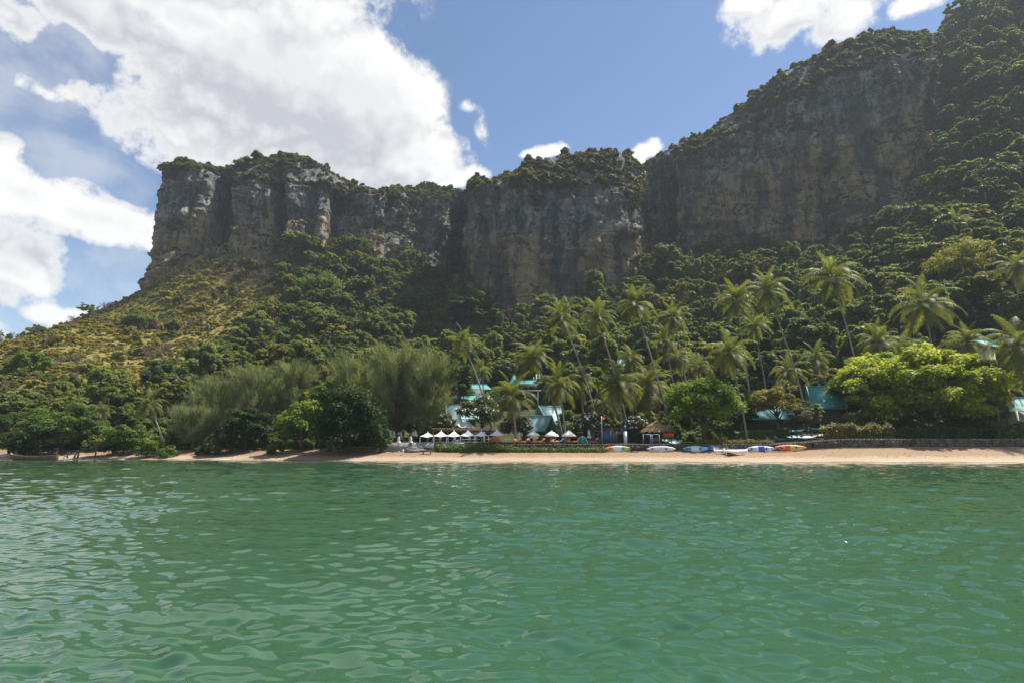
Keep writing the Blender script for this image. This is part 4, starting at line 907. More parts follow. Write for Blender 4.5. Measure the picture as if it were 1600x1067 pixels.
# ------------------------------------------------------------------ buildings and beach things
def dist_z(py, depth, px=800): return P(px, py, depth)[2]
m_teal, t, b = newmat('teal_roof')
tc = N(t, 'ShaderNodeTexCoord')
wv_ = N(t, 'ShaderNodeTexWave', inp={'Vector': tc.outputs['Object'], 'Scale': 1.6, 'Distortion': .3}); wv_.bands_direction = 'X'
ns_ = N(t, 'ShaderNodeTexNoise', inp={'Vector': tc.outputs['Object'], 'Scale': .9, 'Detail': 6.0})
c = mixc(t, maprange(t, ns_.outputs['Fac'], .3, .7), (.04, .20, .19), (.075, .28, .26)); c = mixc(t, maprange(t, wv_.outputs['Fac'], .0, .25, .35, 0), c, (.03, .12, .11))
t.links.new(c, b.inputs['Base Color']); b.inputs['Roughness'].default_value = .65
bp = N(t, 'ShaderNodeBump', inp={'Height': wv_.outputs['Fac'], 'Strength': .5, 'Distance': .05}); t.links.new(bp.outputs[0], b.inputs['Normal'])
m_blueteal = simple('weathered_teal_tiles', (.19, .33, .34), .6, .25, 1.2)
m_darkroof = simple('slate_blue_roof', (.06, .09, .13), .6)
m_wood = simple('dark_timber', (.07, .045, .035), .7, .35, 4.0, .2)
m_wood2 = simple('brown_timber', (.16, .10, .065), .7, .35, 4.0, .2)
m_wallblue = simple('grey_blue_wall', (.13, .14, .19), .7)
m_cream = simple('cream_plaster', (.52, .46, .34), .8, .15)
m_white = simple('white_paint', (.78, .77, .74), .6, .06)
m_cloth = simple('white_canvas', (.80, .79, .76), .85, .06)
m_cloth2 = simple('folded_canvas', (.62, .60, .55), .85, .12)
m_orange = simple('orange_cushion', (.72, .20, .03), .8, .15)
m_jacket = simple('orange_nylon', (.85, .13, .02), .6, .12)
m_grey = simple('grey_cushion', (.30, .30, .31), .8)
m_steel = simple('grey_metal', (.45, .46, .47), .4, .1, 3.0, .5, .6)
m_blue = simple('blue_paint', (.04, .16, .36), .5)
m_thatch = simple('thatch', (.30, .20, .10), .95, .45, 5.0, .1)
m_conc = simple('concrete', (.30, .28, .26), .85, .25, 1.5)
m_stone = simple('rough_stone', (.135, .118, .108), .95, .5, 1.3, .15)
m_stone2 = simple('seawall_mortar', (.075, .065, .058), .95, .4, 1.0, .1)
m_boat = simple('boat_timber', (.17, .095, .065), .6, .35, 3.0)
m_skin = simple('skin', (.40, .24, .17), .6, .1)
m_shirt = simple('white_shirt', (.75, .75, .78), .8, .08)
m_darkcloth = simple('dark_clothes', (.03, .03, .045), .8, .2)
m_hair = simple('black_hair', (.012, .010, .010), .5)
m_glass, t, b = newmat('window_glass'); b.inputs['Base Color'].default_value = (.02, .03, .04, 1); b.inputs['Roughness'].default_value = .08

def house(name, label, px_, ridge, eave, wpx, depth, rz=0.0, dm=None, roof=None, wall=None, hip=0.0, floor=None, win=3, cat='building', posts=False, storeys=1, balcony=False, over=.9, curve=.0):
    roof, wall = roof or m_teal, wall or m_wood
    c_ = at_px(px_, depth); zr, ze = dist_z(ridge, depth, px_) - c_[2], dist_z(eave, depth, px_) - c_[2]
    w = wpx * m_per_px(depth); d = dm or w * .7; z0 = -1.5 if floor is None else dist_z(floor, depth, px_) - c_[2]
    e = empty(name, c_, rz, label=label, cat=cat)
    x, y, o = w / 2, d / 2, over
    wx, wy = max(x - o, .5), max(y - o, .4); xr = x * (1 - hip)
    zw = ze + .0
    wl = MB().box((0, 0, (z0 + zw) / 2), (2 * wx, 2 * wy, zw - z0)).build('wall', [wall], e)
    if hip < .05:
        for s_ in (-1, 1):
            g = MB(); g.slab([(s_ * wx, -wy, zw + .01), (s_ * wx, wy, zw + .01), (s_ * wx, 0, zw + (zr - ze) * wy / y * .94)][::s_], .12); g.build('gable', [m_wood2], e)
    n = 5
    for s_ in (-1, 1):
        m = MB(); prof = [(y - (y) * k / n, ze + (zr - ze) * ((k / n) ** (1 + curve))) for k in range(n + 1)]
        RV = []
        for k, (ya, za) in enumerate(prof): xa = x - (x - xr) * k / n; RV += [(-xa, s_ * ya, za), (xa, s_ * ya, za), (xa, s_ * ya, za - .14), (-xa, s_ * ya, za - .14)]
        RF = [(4 * k + a_, 4 * k + (a_ + 1) % 4, 4 * k + 4 + (a_ + 1) % 4, 4 * k + 4 + a_) for k in range(n) for a_ in range(4)] + [(0, 1, 2, 3), (4 * n + 3, 4 * n + 2, 4 * n + 1, 4 * n)]
        m.add(np.array(RV), RF)
        m.build('roof_slope', [roof], e)
    if hip >= .05:
        for s_ in (-1, 1):
            MB().slab([(s_ * x, -y, ze), (s_ * x, y, ze), (s_ * xr, .02, zr), (s_ * xr, -.02, zr)][::s_], .14).build('roof_slope', [roof], e)
    rd = MB(); rd.tube([(-xr - .1, 0, zr + .06), (xr + .1, 0, zr + .06)], .12, 6)
    rd.build('ridge_cap', [roof], e)
    if hip < .05:
        for s_ in (-1, 1):
            MB().tube([(s_ * (x + .03), -y - .1, ze - .05), (s_ * (x + .03), 0, zr + .12), (s_ * (x + .03), y + .1, ze - .05)], .11, 5).build('barge_board', [m_blueteal if roof is m_blueteal else m_teal], e)
    hw = (zw - z0) / storeys
    for st in range(storeys):
        zb = z0 + st * hw
        for k in range(win):
            cx_ = -wx + (k + .5) * 2 * wx / win; ww, wh = min(1.5, 1.2 * wx / win), min(1.5, hw * .5)
            if wh < .4: continue
            zc = zb + hw * .55
            f = MB().box((cx_, -wy - .03, zc), (ww + .16, .1, wh + .16)).build('window', [m_wood2 if wall is not m_cream else m_wood], e)
            MB().box((cx_, -wy - .09, zc), (ww, .04, wh)).build('pane', [m_glass], f)
        if balcony:
            bl = MB().box((0, -wy - .6, zb + .06), (2 * wx + .4, 1.3, .16)).build('balcony', [m_white], e)
            r_ = MB(); r_.tube([(-wx - .2, -wy - 1.2, zb + 1.0), (wx + .2, -wy - 1.2, zb + 1.0)], .05, 5)
            for k in range(11): q = -wx - .15 + k * (2 * wx + .3) / 10; r_.tube([(q, -wy - 1.2, zb + .1), (q, -wy - 1.2, zb + 1.0)], .03, 4)
            r_.build('railing', [m_wood], bl)
    if posts:
        for s_ in (-.95, -.35, .35, .95): MB().box((s_ * wx, -wy - .9, (z0 - 6 + z0) / 2 if posts == 'under' else (z0 + ze) / 2), (.35, .35, 6 if posts == 'under' else ze - z0)).build('column', [m_white if posts == 'under' else m_cream], e)
    return e
house('gable_house', 'steep blue-green gabled house with skirt roof beside the round parasols', 840, 650, 674, 46, 110, R(-24), 7.0, m_blueteal, m_wood, win=2, curve=.25)
house('gable_house', 'taller blue-green gabled house standing behind the skirt-roofed one', 860, 635, 662, 40, 121, R(26), 8.0, m_blueteal, m_wood, win=2, curve=.25)
house('restaurant_hall', 'wide pale blue-green roofed hall behind the white tent', 722, 633, 656, 50, 124, R(6), 11.0, m_blueteal, m_wood, win=4)
house('restaurant_wing', 'low blue-green roofed wing left of the white tent', 697, 655, 667, 56, 113, R(4), 7.0, m_blueteal, m_wood, win=3)
house('hotel_block', 'lower stepped hotel block with teal roof left of the small palm', 732, 618, 627, 58, 156, R(8), 9.0, m_teal, m_wallblue, hip=.25, win=4, balcony=True)
house('hotel_block', 'upper stepped hotel block with teal roof on the slope', 738, 601, 610, 56, 166, R(8), 9.0, m_teal, m_wallblue, hip=.2, win=4)
house('hotel_block', 'dark slate-roofed hotel block highest behind the stepped roofs', 750, 586, 592, 34, 180, R(4), 8.0, m_darkroof, m_wallblue, hip=.2, win=3)
hb = house('hillside_hotel', 'long teal-roofed hillside hotel on white columns', 832, 594, 602, 66, 158, R(-5), 9.0, m_teal, m_wallblue, hip=.12, floor=613, win=5, posts='under', balcony=True)
house('pavilion', 'small pavilion with pointed teal pyramid roof beside the hillside hotel', 804, 584, 600, 20, 160, 0, 3.6, m_teal, m_cream, hip=.97, win=1, curve=.3)
# white rooftop frame on the hotel
c_ = P(842, 595, 160); fr_ = empty('rooftop_frame', c_, 0, label='white ladder-like frame standing above the long hotel roof', cat='frame'); s_ = m_per_px(160)
for k_, (q, h0, h1) in enumerate([(-8, 0, 6), (-4, 1, 11), (1, 1, 11), (7, 0, 7)]): MB().box((q * s_, 0, (h0 + h1) / 2 * s_ - 1.0), (.26, .26, (h1 - h0) * s_ + 2.0)).build('post', [m_white], fr_)
MB().box((-1.5 * s_, 0, 5 * s_), (5 * s_, .2, .24)).build('crossbar', [m_white], fr_)
house('villa', 'villa with steep bright teal roof shadowed by a palm frond', 1294, 604, 640, 46, 106, R(-20), 9.0, m_teal, m_wood, win=2, curve=.2)
house('beach_restaurant', 'low dark restaurant with drooping teal eaves behind the clipped hedge', 1206, 632, 656, 104, 107, R(3), 9.0, m_teal, m_wood, win=5, hip=.15)
house('villa', 'small teal-roofed villa between palm trunks above the steep roof', 1330, 557, 565, 26, 138, R(10), 5.0, m_teal, m_wallblue, win=2, hip=.1)
house('villa', 'small teal-roofed villa behind the sparse reddish tree', 1217, 590, 598, 30, 132, R(-8), 5.0, m_teal, m_cream, win=2, hip=.1)
house('villa', 'upper small teal roof behind the almond tree', 1541, 531, 544, 32, 132, R(12), 6.0, m_teal, m_cream, win=2, hip=.1)
house('villa', 'lower small teal roof behind the almond tree', 1543, 560, 573, 34, 122, R(12), 6.0, m_teal, m_cream, win=2, hip=.1)
house('pool_house', 'cream-columned teal-roofed pool house at the frame edge', 1594, 622, 643, 60, 104, R(-6), 7.0, m_teal, m_cream, win=2, hip=.1, posts=True)
house('villa', 'tiny teal roof in the trees above the two tall cliff palms', 968, 560, 572, 16, 166, R(20), 4.0, m_teal, m_cream, win=1, hip=.1)
house('villa', 'small teal villa roof right of the tall leaning trunk', 1290, 590, 600, 22, 128, R(8), 5.0, m_teal, m_cream, win=1, hip=.1)

# white tensile tent
a0 = at_px(727, 104); tt = empty('tensile_tent', a0, 0, label='white peaked tensile tent above the restaurant pergola', cat='tent'); s_ = m_per_px(104); zt = lambda py: P(727, py, 104)[2] - a0[2]
nU, nV = 25, 13; TV = []
for i in range(nU):
    for j in range(nV):
        u, v = i / (nU - 1), j / (nV - 1); x_ = (-17 + 36 * u) * s_; y_ = (v - .5) * 6
        zz = zt(672) + (zt(646) - zt(672)) * math.exp(-((u - .17) / .13) ** 2 - ((v - .5) / .42) ** 2) + (zt(656) - zt(672)) * .9 * math.exp(-((u - .55) / .3) ** 2 - ((v - .5) / .45) ** 2)
        TV.append((x_, y_, zz))
ob('canopy', mesh_np('canopy', np.array(TV), grid_faces(nU, nV), m_cloth, smooth=True), tt)
MB().tube([(-11 * s_, 0, 0), (-11 * s_, 0, zt(646) + .3)], .08, 6).build('mast', [m_steel], tt)
for k in (-16, 18):
    for yy in (-2.9, 2.9): MB().tube([(k * s_, yy, 0), (k * s_, yy, zt(672))], .06, 6).build('pole', [m_steel], tt)
# restaurant pergola
a0 = at_px(722, 100); pg = empty('pergola', a0, 0, label='brown timber pergola of the beach restaurant behind the square parasols', cat='pergola'); s_ = m_per_px(100); zp = P(722, 674, 100)[2] - a0[2]
for k in range(9): MB().box(((-42 + k * 11) * s_, -2.2, zp / 2), (.28, .28, zp)).build('column', [m_white if k % 2 else m_wood2], pg)
for yy in (-2.2, 2.2): MB().box((2 * s_, yy, zp + .16), (96 * s_, .3, .34)).build('beam', [m_wood2], pg)
for k in range(22): MB().box(((-44 + k * 4.3) * s_, 0, zp + .43), (.16, 5.4, .2)).build('rafter', [m_wood2], pg)
MB().box((2 * s_, 4.2, zp / 2), (98 * s_, .25, zp)).build('back_wall', [m_wood], pg)
MB().box((0, 1.5, .06), (104 * s_, 11, .2)).build('deck', [m_conc], pg)

# parasols
def square_parasol(px_, top, edge, wpx, depth, label):
    a = at_px(px_, depth); e = empty('square_parasol', a, R(4), label=label, cat='parasol', group='square white parasols of the beach restaurant')
    zt_, ze = P(px_, top, depth)[2] - a[2], P(px_, edge, depth)[2] - a[2]; w = wpx / 2 * m_per_px(depth); V, F = [], []
    n = 8
    for i in range(n + 1):
        q = i / n; r_ = w * q; z_ = ze + (zt_ - ze) * (1 - q) ** 1.5
        for k in range(24):
            th = k / 24 * 2 * math.pi; m_ = max(abs(math.cos(th)), abs(math.sin(th))); sag = .10 * q * math.cos(4 * th)
            V.append((r_ * math.cos(th) / m_, r_ * math.sin(th) / m_, z_ - sag * .8))
    for i in range(n):
        for k in range(24): F.append((i * 24 + k, i * 24 + (k + 1) % 24, (i + 1) * 24 + (k + 1) % 24, (i + 1) * 24 + k))
    ob('canopy', mesh_np('canopy', np.array(V), F, m_cloth, smooth=False), e)
    MB().tube([(0, 0, 0), (0, 0, zt_ + .15)], .045, 7).build('pole', [m_white], e)
    for sx in (-1, 1):
        for sy in (-1, 1):
            MB().tube([(0, 0, ze - .35), (sx * w * .55, sy * w * .55, ze + .22)], .02, 4).build('strut', [m_white], e)
    for sx in (-1, 1): MB().tube([(sx * w * .93, -w * .93, 0), (sx * w * .93, -w * .93, ze)], .055, 6).build('corner_post', [m_white], e)
    MB().box((0, 0, .08), (.7, .7, .16), taper=.8).build('base', [m_conc], e)
ORD = ['first', 'second', 'third', 'fourth', 'fifth', 'last and tallest']
for i, (a_, b_, c_, w_) in enumerate([(668, 675, 682, 23), (689, 673, 681.5, 24), (709, 673, 681.5, 23), (731, 672, 681, 25), (752, 673, 681, 23), (776, 671, 680.5, 28)]):
    square_parasol(a_, b_, c_, w_, 92.5, ORD[i] + ' square white parasol in the row, counted from the casuarinas')
def round_parasol(px_, top, edge, wpx, depth, label):
    a = at_px(px_, depth); e = empty('round_parasol', a, 0, label=label, cat='parasol', group='round white parasols over the sunbeds')
    zt_, ze = P(px_, top, depth)[2] - a[2], P(px_, edge, depth)[2] - a[2]; w = wpx / 2 * m_per_px(depth)
    V, F = [(0, 0, zt_)], []
    for i in range(1, 5):
        q = i / 4; V += [(w * q * math.cos(k * math.pi / 4), w * q * math.sin(k * math.pi / 4), ze + (zt_ - ze) * (1 - q ** 1.25)) for k in range(8)]
    F += [(0, 1 + k, 1 + (k + 1) % 8) for k in range(8)]
    for i in range(3): F += [(1 + i * 8 + k, 1 + (i + 1) * 8 + k, 1 + (i + 1) * 8 + (k + 1) % 8, 1 + i * 8 + (k + 1) % 8) for k in range(8)]
    b_ = 1 + 3 * 8; nV = len(V); V += [(x_, y_, z_ - .16) for x_, y_, z_ in V[b_:b_ + 8]]; F += [(b_ + k, nV + k, nV + (k + 1) % 8, b_ + (k + 1) % 8) for k in range(8)]
    ob('canopy', mesh_np('canopy', np.array(V), F, m_cloth), e)
    MB().tube([(0, 0, 0), (0, 0, zt_ + .12)], .035, 6).build('pole', [m_white], e)
    for k in range(8): MB().tube([(0, 0, ze - .3), (w * .5 * math.cos(k * math.pi / 4), w * .5 * math.sin(k * math.pi / 4), ze + (zt_ - ze) * .5)], .014, 3).build('rib', [m_white], e)
    MB().tube([(0, 0, 0), (0, 0, .12)], [.32, .28], 10).build('base', [m_conc], e)
round_parasol(833, 673, 679, 21, 93, 'round white parasol left of the other two, above a lower one')
round_parasol(834, 679, 683, 15, 96, 'smaller lower round parasol tucked beneath and behind the first')
round_parasol(862, 672, 680, 22, 92, 'round white parasol in the middle, over an orange sunbed')
round_parasol(889, 672, 680, 22, 91, 'round white parasol nearest the pool bar')
def closed_parasol(px_, top, bot, depth, label, mat=None):
    a = at_px(px_, depth); e = empty('closed_parasol', a, 0, label=label, cat='parasol', group='folded parasols')
    zt_, zb = P(px_, top, depth)[2] - a[2], P(px_, bot, depth)[2] - a[2]; V, F = [], []; n = 7
    for i in range(n + 1):
        q = i / n; r0 = .06 + .26 * q ** .8 - .10 * (abs(q - .62) < .1)
        V += [((r0 * (1 + .28 * (-1) ** k)) * math.cos(k * math.pi / 6), (r0 * (1 + .28 * (-1) ** k)) * math.sin(k * math.pi / 6), zt_ + (zb - zt_) * q) for k in range(12)]
    for i in range(n): F += [(i * 12 + k, i * 12 + (k + 1) % 12, (i + 1) * 12 + (k + 1) % 12, (i + 1) * 12 + k) for k in range(12)]
    F.append(tuple(range(12))); ob('canopy', mesh_np('canopy', np.array(V), F, mat or m_cloth2), e)
    zs = zt_ + (zb - zt_) * .62; MB().tube([(0, 0, zs - .05), (0, 0, zs + .05)], .26, 12).build('strap', [m_cloth2], e)
    MB().tube([(0, 0, 0), (0, 0, zt_ + .1)], .03, 6).build('pole', [m_wood2], e); MB().tube([(0, 0, 0), (0, 0, .12)], [.3, .26], 10).build('base', [m_conc], e)
for a_, b_, c_, d_, lb in [(610, 673, 683, 97, 'folded parasol at the outer end of the upper terrace row'), (615, 673, 683, 97.6, 'folded parasol second from the outer end of the terrace'), (622, 681, 691, 91.5, 'folded parasol low in front beside the casuarina trunk'),
    (626, 674, 683, 98, 'folded parasol just past the casuarina trunk on the terrace'), (633, 673, 682.5, 97, 'folded parasol in the middle of the upper terrace row'), (645, 674, 681, 98.5, 'thin folded parasol left of the square parasol row, further back'),
    (648.5, 672, 681, 97, 'folded parasol next to the first square parasol'), (641, 681, 691, 91.5, 'folded parasol low in front of the grey sofas'), (811.5, 675, 687, 92, 'pinkish folded parasol above an orange sunbed'), (920.5, 671, 684, 92, 'tall folded parasol beside the pool bar wall')]:
    closed_parasol(a_, b_, c_, d_, lb)

# sunbeds, sofas, tables
def sunbed(px_, depth, rz, mat, label, up=42):
    a = at_px(px_, depth); e = empty('sunbed', a, rz, label=label, cat='sunbed', group='sunbeds on the terrace')
    f = MB(); f.box((0, -.33, .3), (2.0, .06, .08)); f.box((0, .33, .3), (2.0, .06, .08)); f.box((-.97, 0, .3), (.06, .6, .08)); f.box((.97, 0, .3), (.06, .6, .08)); f.build('frame', [m_wood2], e)
    for x_ in (-.85, .85):
        for y_ in (-.3, .3): MB().box((x_, y_, .13), (.07, .07, .26)).build('leg', [m_wood2], e)
    MB().box((.36, 0, .40), (1.24, .62, .12)).build('cushion', [mat], e)
    u = R(up); bx = [(-.28, -.31, .36), (-.28, .31, .36), (-.28 - .85 * math.cos(u), .31, .36 + .85 * math.sin(u)), (-.28 - .85 * math.cos(u), -.31, .36 + .85 * math.sin(u))]
    MB().slab(bx, .12).build('backrest', [mat], e)
for a_, d_, rz_, mt, lb in [(809, 90.3, R(-60), m_orange, 'orange sunbed below the pinkish folded parasol'), (817, 90.6, R(205), m_orange, 'orange sunbed turned beside the clipped low hedge'), (828, 90.2, R(-70), m_darkcloth, 'dark sunbed between the orange ones'),
    (835, 90.8, R(-95), m_orange, 'upright orange sunbed under the smaller lower parasol'), (842, 90.5, R(200), m_orange, 'orange sunbed right of the upright one'), (862, 90.3, R(-100), m_orange, 'orange sunbed under the middle round parasol'),
    (872, 91.2, R(190), m_white, 'white sunbed between the middle and last round parasols'), (888, 90.4, R(-100), m_orange, 'orange sunbed under the last round parasol'), (898, 90.2, R(200), m_orange, 'orange sunbed tilted beside the last round parasol'),
    (925, 90.2, R(190), simple('maroon_cushion', (.14, .03, .03), .8), 'dark red sunbed before the tall folded parasol'), (1206, 92.8, R(8), m_grey, 'pale grey sunbed on the lawn, left of two'), (1219, 92.8, R(8), m_grey, 'pale grey sunbed on the lawn, right of two')]:
    sunbed(a_, d_, rz_, mt, lb)
def sofa(px_, depth, label):
    a = at_px(px_, depth); e = empty('sofa', a, 0, label=label, cat='sofa', group='grey sofas of the restaurant')
    MB().box((0, 0, .22), (2.0, .8, .3)).build('base', [m_grey], e); MB().box((0, .36, .58), (2.0, .16, .55)).build('backrest', [m_grey], e)
    for s_ in (-1, 1): MB().box((s_ * .93, -.03, .46), (.15, .7, .2)).build('armrest', [m_grey], e)
    for k in (-.47, .47): MB().box((k, -.05, .43), (.9, .62, .13)).build('cushion', [m_grey], e)
for a_, d_, lb in [(646, 90.8, 'grey sofa left of the square parasols'), (656, 91, 'grey sofa under the edge of the first square parasol'), (698, 91.2, 'grey sofa under the second square parasol'), (716, 91.2, 'grey sofa under the third square parasol')]: sofa(a_, d_, lb)
def table(px_, depth, label):
    a = at_px(px_, depth); e = empty('dining_table', a, 0, label=label, cat='table', group='restaurant tables')
    MB().box((0, 0, .74), (1.5, .9, .05)).build('table_top', [m_cloth], e)
    for s_ in ((-.65, -.36), (.65, -.36), (-.65, .36), (.65, .36)): MB().box((*s_, .36), (.07, .07, .72)).build('leg', [m_wood2], e)
for a_, d_, lb in [(682, 92.6, 'white table between first and second square parasols'), (727, 91.4, 'white table between third and fourth square parasols'), (742, 91.4, 'white table between fourth and fifth square parasols'), (760, 91.4, 'white table before the fifth square parasol')]: table(a_, d_, lb)
def chair(px_, depth, rz, label):
    a = at_px(px_, depth); e = empty('dining_chair', a, rz, label=label, cat='chair', group='orange-brown chairs under the last square parasol')
    MB().box((0, 0, .45), (.5, .5, .07)).build('seat', [m_orange], e); MB().box((0, .24, .78), (.5, .06, .6)).build('backrest', [m_orange], e)
    for s_ in ((-.2, -.2), (.2, -.2), (-.2, .2), (.2, .2)): MB().box((*s_, .22), (.05, .05, .44)).build('leg', [m_wood], e)
for a_, r_, lb in [(765, .3, 'orange-brown chair first in line under the last square parasol'), (770, -.5, 'orange-brown chair second in line under the last square parasol'), (776, .2, 'orange-brown chair third in line under the last square parasol'), (781, 2.6, 'orange-brown chair turned away under the last square parasol')]: chair(a_, 91, r_, lb)

# seawalls
def seawall(label, px0, px1, o0, hs, name='seawall', rough=True, top_extra=.0):
    n = 60; xa, xb = at_px(px0, 88)[0], at_px(px1, 88)[0]; X = np.linspace(xa, xb, n); Yc = shore(X) + o0
    zb = ground(X, Yc - .55) - .5; zt_ = ground(X, Yc + .9) + hs
    e = empty(name, (X[0], Yc[0], zb[0]), 0, label=label, cat='wall'); o0_ = np.array([X[0], Yc[0], zb[0]])
    V, F = [], []
    for i in range(n): V += [(X[i], Yc[i] - .25, zb[i]), (X[i], Yc[i] + .75, zb[i]), (X[i], Yc[i] + .75, zt_[i]), (X[i], Yc[i] - .18, zt_[i])]
    for i in range(n - 1):
        for k in range(4): F.append((i * 4 + k, i * 4 + (k + 1) % 4, (i + 1) * 4 + (k + 1) % 4, (i + 1) * 4 + k))
    F += [(0, 1, 2, 3), tuple((n - 1) * 4 + k for k in (3, 2, 1, 0))]
    ob('core', mesh_np('core', np.array(V) - o0_, F, m_stone2 if rough else m_conc), e)
    if not rough: MB().box((0, 0, 0), (.01, .01, .01)); return e
    r = np.random.default_rng(int(px0)); m = MB(); L = xb - xa; q = xa
    rows = 4
    for rw in range(rows):
        q = xa + r.uniform(0, .3)
        while q < xb - .3:
            w = r.uniform(.28, .7); f_ = (rw + .5) / rows; z0 = float(np.interp(q, X, zb)) + .45; z1 = float(np.interp(q, X, zt_)); h = (z1 - z0) / rows * r.uniform(.8, 1.05)
            yy = float(np.interp(q + w / 2, X, Yc)) - .24
            m.box(np.array([q + w / 2, yy + r.uniform(-.05, .05), z0 + (z1 - z0) * f_]) - o0_, (w * .93, r.uniform(.18, .32), h * .93), rz=r.normal(0, .06), taper=r.uniform(.8, .98)); q += w
    s_ = m.build('stones', [m_stone], e); s_['kind'] = 'stuff'
    return e
seawall('low mossy stone seawall below parasols, sunbeds and kayaks', 676, 1262, 8.9, .02)
seawall('higher rough stone seawall beneath the almond tree', 1264, 1720, 8.9, .05)
seawall('smooth concrete terrace wall beside the casuarinas', 585, 674, 8.6, .25, 'terrace_wall', False)

# kayaks
def kmat(c): return simple('kayak_plastic', c, .35, .08, 1.0, .5)
KC = {k: kmat(v) for k, v in dict(orange=(.80, .30, .03), yellow=(.80, .48, .03), white=(.62, .66, .72), green=(.28, .50, .06), pale=(.55, .57, .60), teal=(.02, .26, .34), blue=(.05, .26, .55), navy=(.02, .10, .42), sky=(.16, .42, .66), red=(.62, .07, .03), bright=(.06, .50, .20)).items()}
def kayak(px_, wpx, depth, cols, label, lift=0.0, roll=78, rz=0.0, pitch=0.0, tips=None):
    if depth < 87.5: depth = float(shore(at_px(px_, depth)[0])) + 7.9 + (depth - 86.3)
    a = at_px(px_, depth); L = (wpx + 3) * m_per_px(depth); e = empty('kayak', a + [0, 0, lift], 0, label=label, cat='kayak', group='kayaks drawn up on the beach')
    hl = .46; n, k = 25, 12; V, F, MI = [], [], []
    for i in range(n):
        t_ = -1 + 2 * i / (n - 1); bw = hl * max(.02, (1 - abs(t_) ** 2.3)) ** .85; rock = .16 * abs(t_) ** 2.6
        for j in range(k):
            th = 2 * math.pi * j / k; cy_, sz = math.cos(th), math.sin(th)
            dz_ = (.19 * sz if sz < 0 else .11 * sz) * (.35 + .65 * bw / hl)
            V.append((t_ * L / 2, bw * np.sign(cy_) * abs(cy_) ** .8, dz_ + rock))
    for i in range(n - 1):
        for j in range(k): F.append((i * k + j, i * k + (j + 1) % k, (i + 1) * k + (j + 1) % k, (i + 1) * k + j)); MI.append(min(len(cols) - 1, int((i / (n - 1)) * len(cols))))
    F += [tuple(range(k))[::-1], tuple(range((n - 1) * k, n * k))]; MI += [0, len(cols) - 1]
    hull = ob('hull', mesh_np('hull', np.array(V), F, [KC[c] for c in cols], mat_idx=MI, smooth=True), e)
    M = Matrix.Rotation(rz, 4, 'Z') @ Matrix.Rotation(pitch, 4, 'Y') @ Matrix.Rotation(R(roll), 4, 'X')
    hull.matrix_local = Matrix.Translation((0, 0, .42 * math.sin(R(roll)) + .16 * math.cos(R(roll)))) @ M
    def sub(m, nm, mt): o = m.build(nm, mt, hull); return o
    for s_ in (-.25, .22):
        w = MB(); th = np.linspace(0, 2 * math.pi, 13); w.tube(np.stack([s_ * L + .38 * np.cos(th), .23 * np.sin(th), 0 * th + .13], -1), .035, 5); sub(w, 'cockpit_rim', [KC['pale']])
        sub(MB().box((s_ * L - .25, 0, .2), (.08, .36, .26)), 'seat', [m_darkcloth])
    for s_ in (-1, 1): sub(MB().tube([(s_ * L * .43, -.06, .14), (s_ * L * .43, 0, .22), (s_ * L * .43, .06, .14)], .018, 4), 'grab_handle', [m_darkcloth])
    return e
kayak(966, 39, 86.3, ['orange', 'white', 'green'], 'orange, white and green kayak propped against the low seawall')
kayak(1033, 42, 86.3, ['pale', 'pale'], 'plain pale grey kayak on its side below the kiosk')
kayak(1087, 38, 86.3, ['teal', 'white', 'sky'], 'teal, white and sky-blue kayak on its side')
kayak(1120, 34, 87.0, ['navy', 'white', 'green'], 'dark blue, white and green kayak half behind the catamaran')
kayak(1189, 44, 86.3, ['sky', 'white', 'navy', 'white', 'sky'], 'blue and white banded kayak right of the catamaran')
kayak(1235, 48, 86.3, ['red', 'red', 'yellow', 'orange'], 'red and yellow kayak at the end of the row', 0.1)
kayak(1046, 24, 89.5, ['pale', 'bright', 'bright', 'green', 'yellow'], 'green and yellow kayak lying on the wall before the kiosk', .1, 40, R(20))
kayak(1056, 26, 88.4, ['white', 'white', 'bright'], 'white kayak tilted on the wall edge before the kiosk', .0, 25, R(30), R(-8))
kayak(1248, 42, 91.2, ['teal', 'teal', 'navy'], 'teal kayak at the bottom of the rack pile', .35, 30, R(18), R(-6))
kayak(1262, 44, 90.6, ['white', 'pale', 'sky'], 'white kayak in front on the rack pile, nose towards the beach', .25, 20, R(22), R(-4))
kayak(1272, 40, 91.8, ['white', 'orange', 'white'], 'white kayak with an orange band behind on the rack pile', .4, 25, R(14))
kayak(1246, 26, 92.6, ['teal', 'pale'], 'short teal kayak rolled on top of the rack pile, left', 1.3, 10, R(14), R(-5))
kayak(1278, 26, 92.6, ['teal', 'pale'], 'short teal kayak rolled on top of the rack pile, right', 1.4, 10, R(12), R(-3))
a = at_px(1260, 91.5); rk = empty('kayak_rack', a, R(15), label='timber rack carrying the piled kayaks on the wall', cat='rack')
for x_ in (-1.4, 1.4):
    for y_ in (-.9, .9): MB().box((x_, y_, .55), (.09, .09, 1.3)).build('post', [m_wood2], rk)
    for z_ in (.22, 1.12): MB().box((x_, 0, z_), (.08, 2.0, .08)).build('crossbar', [m_wood2], rk)
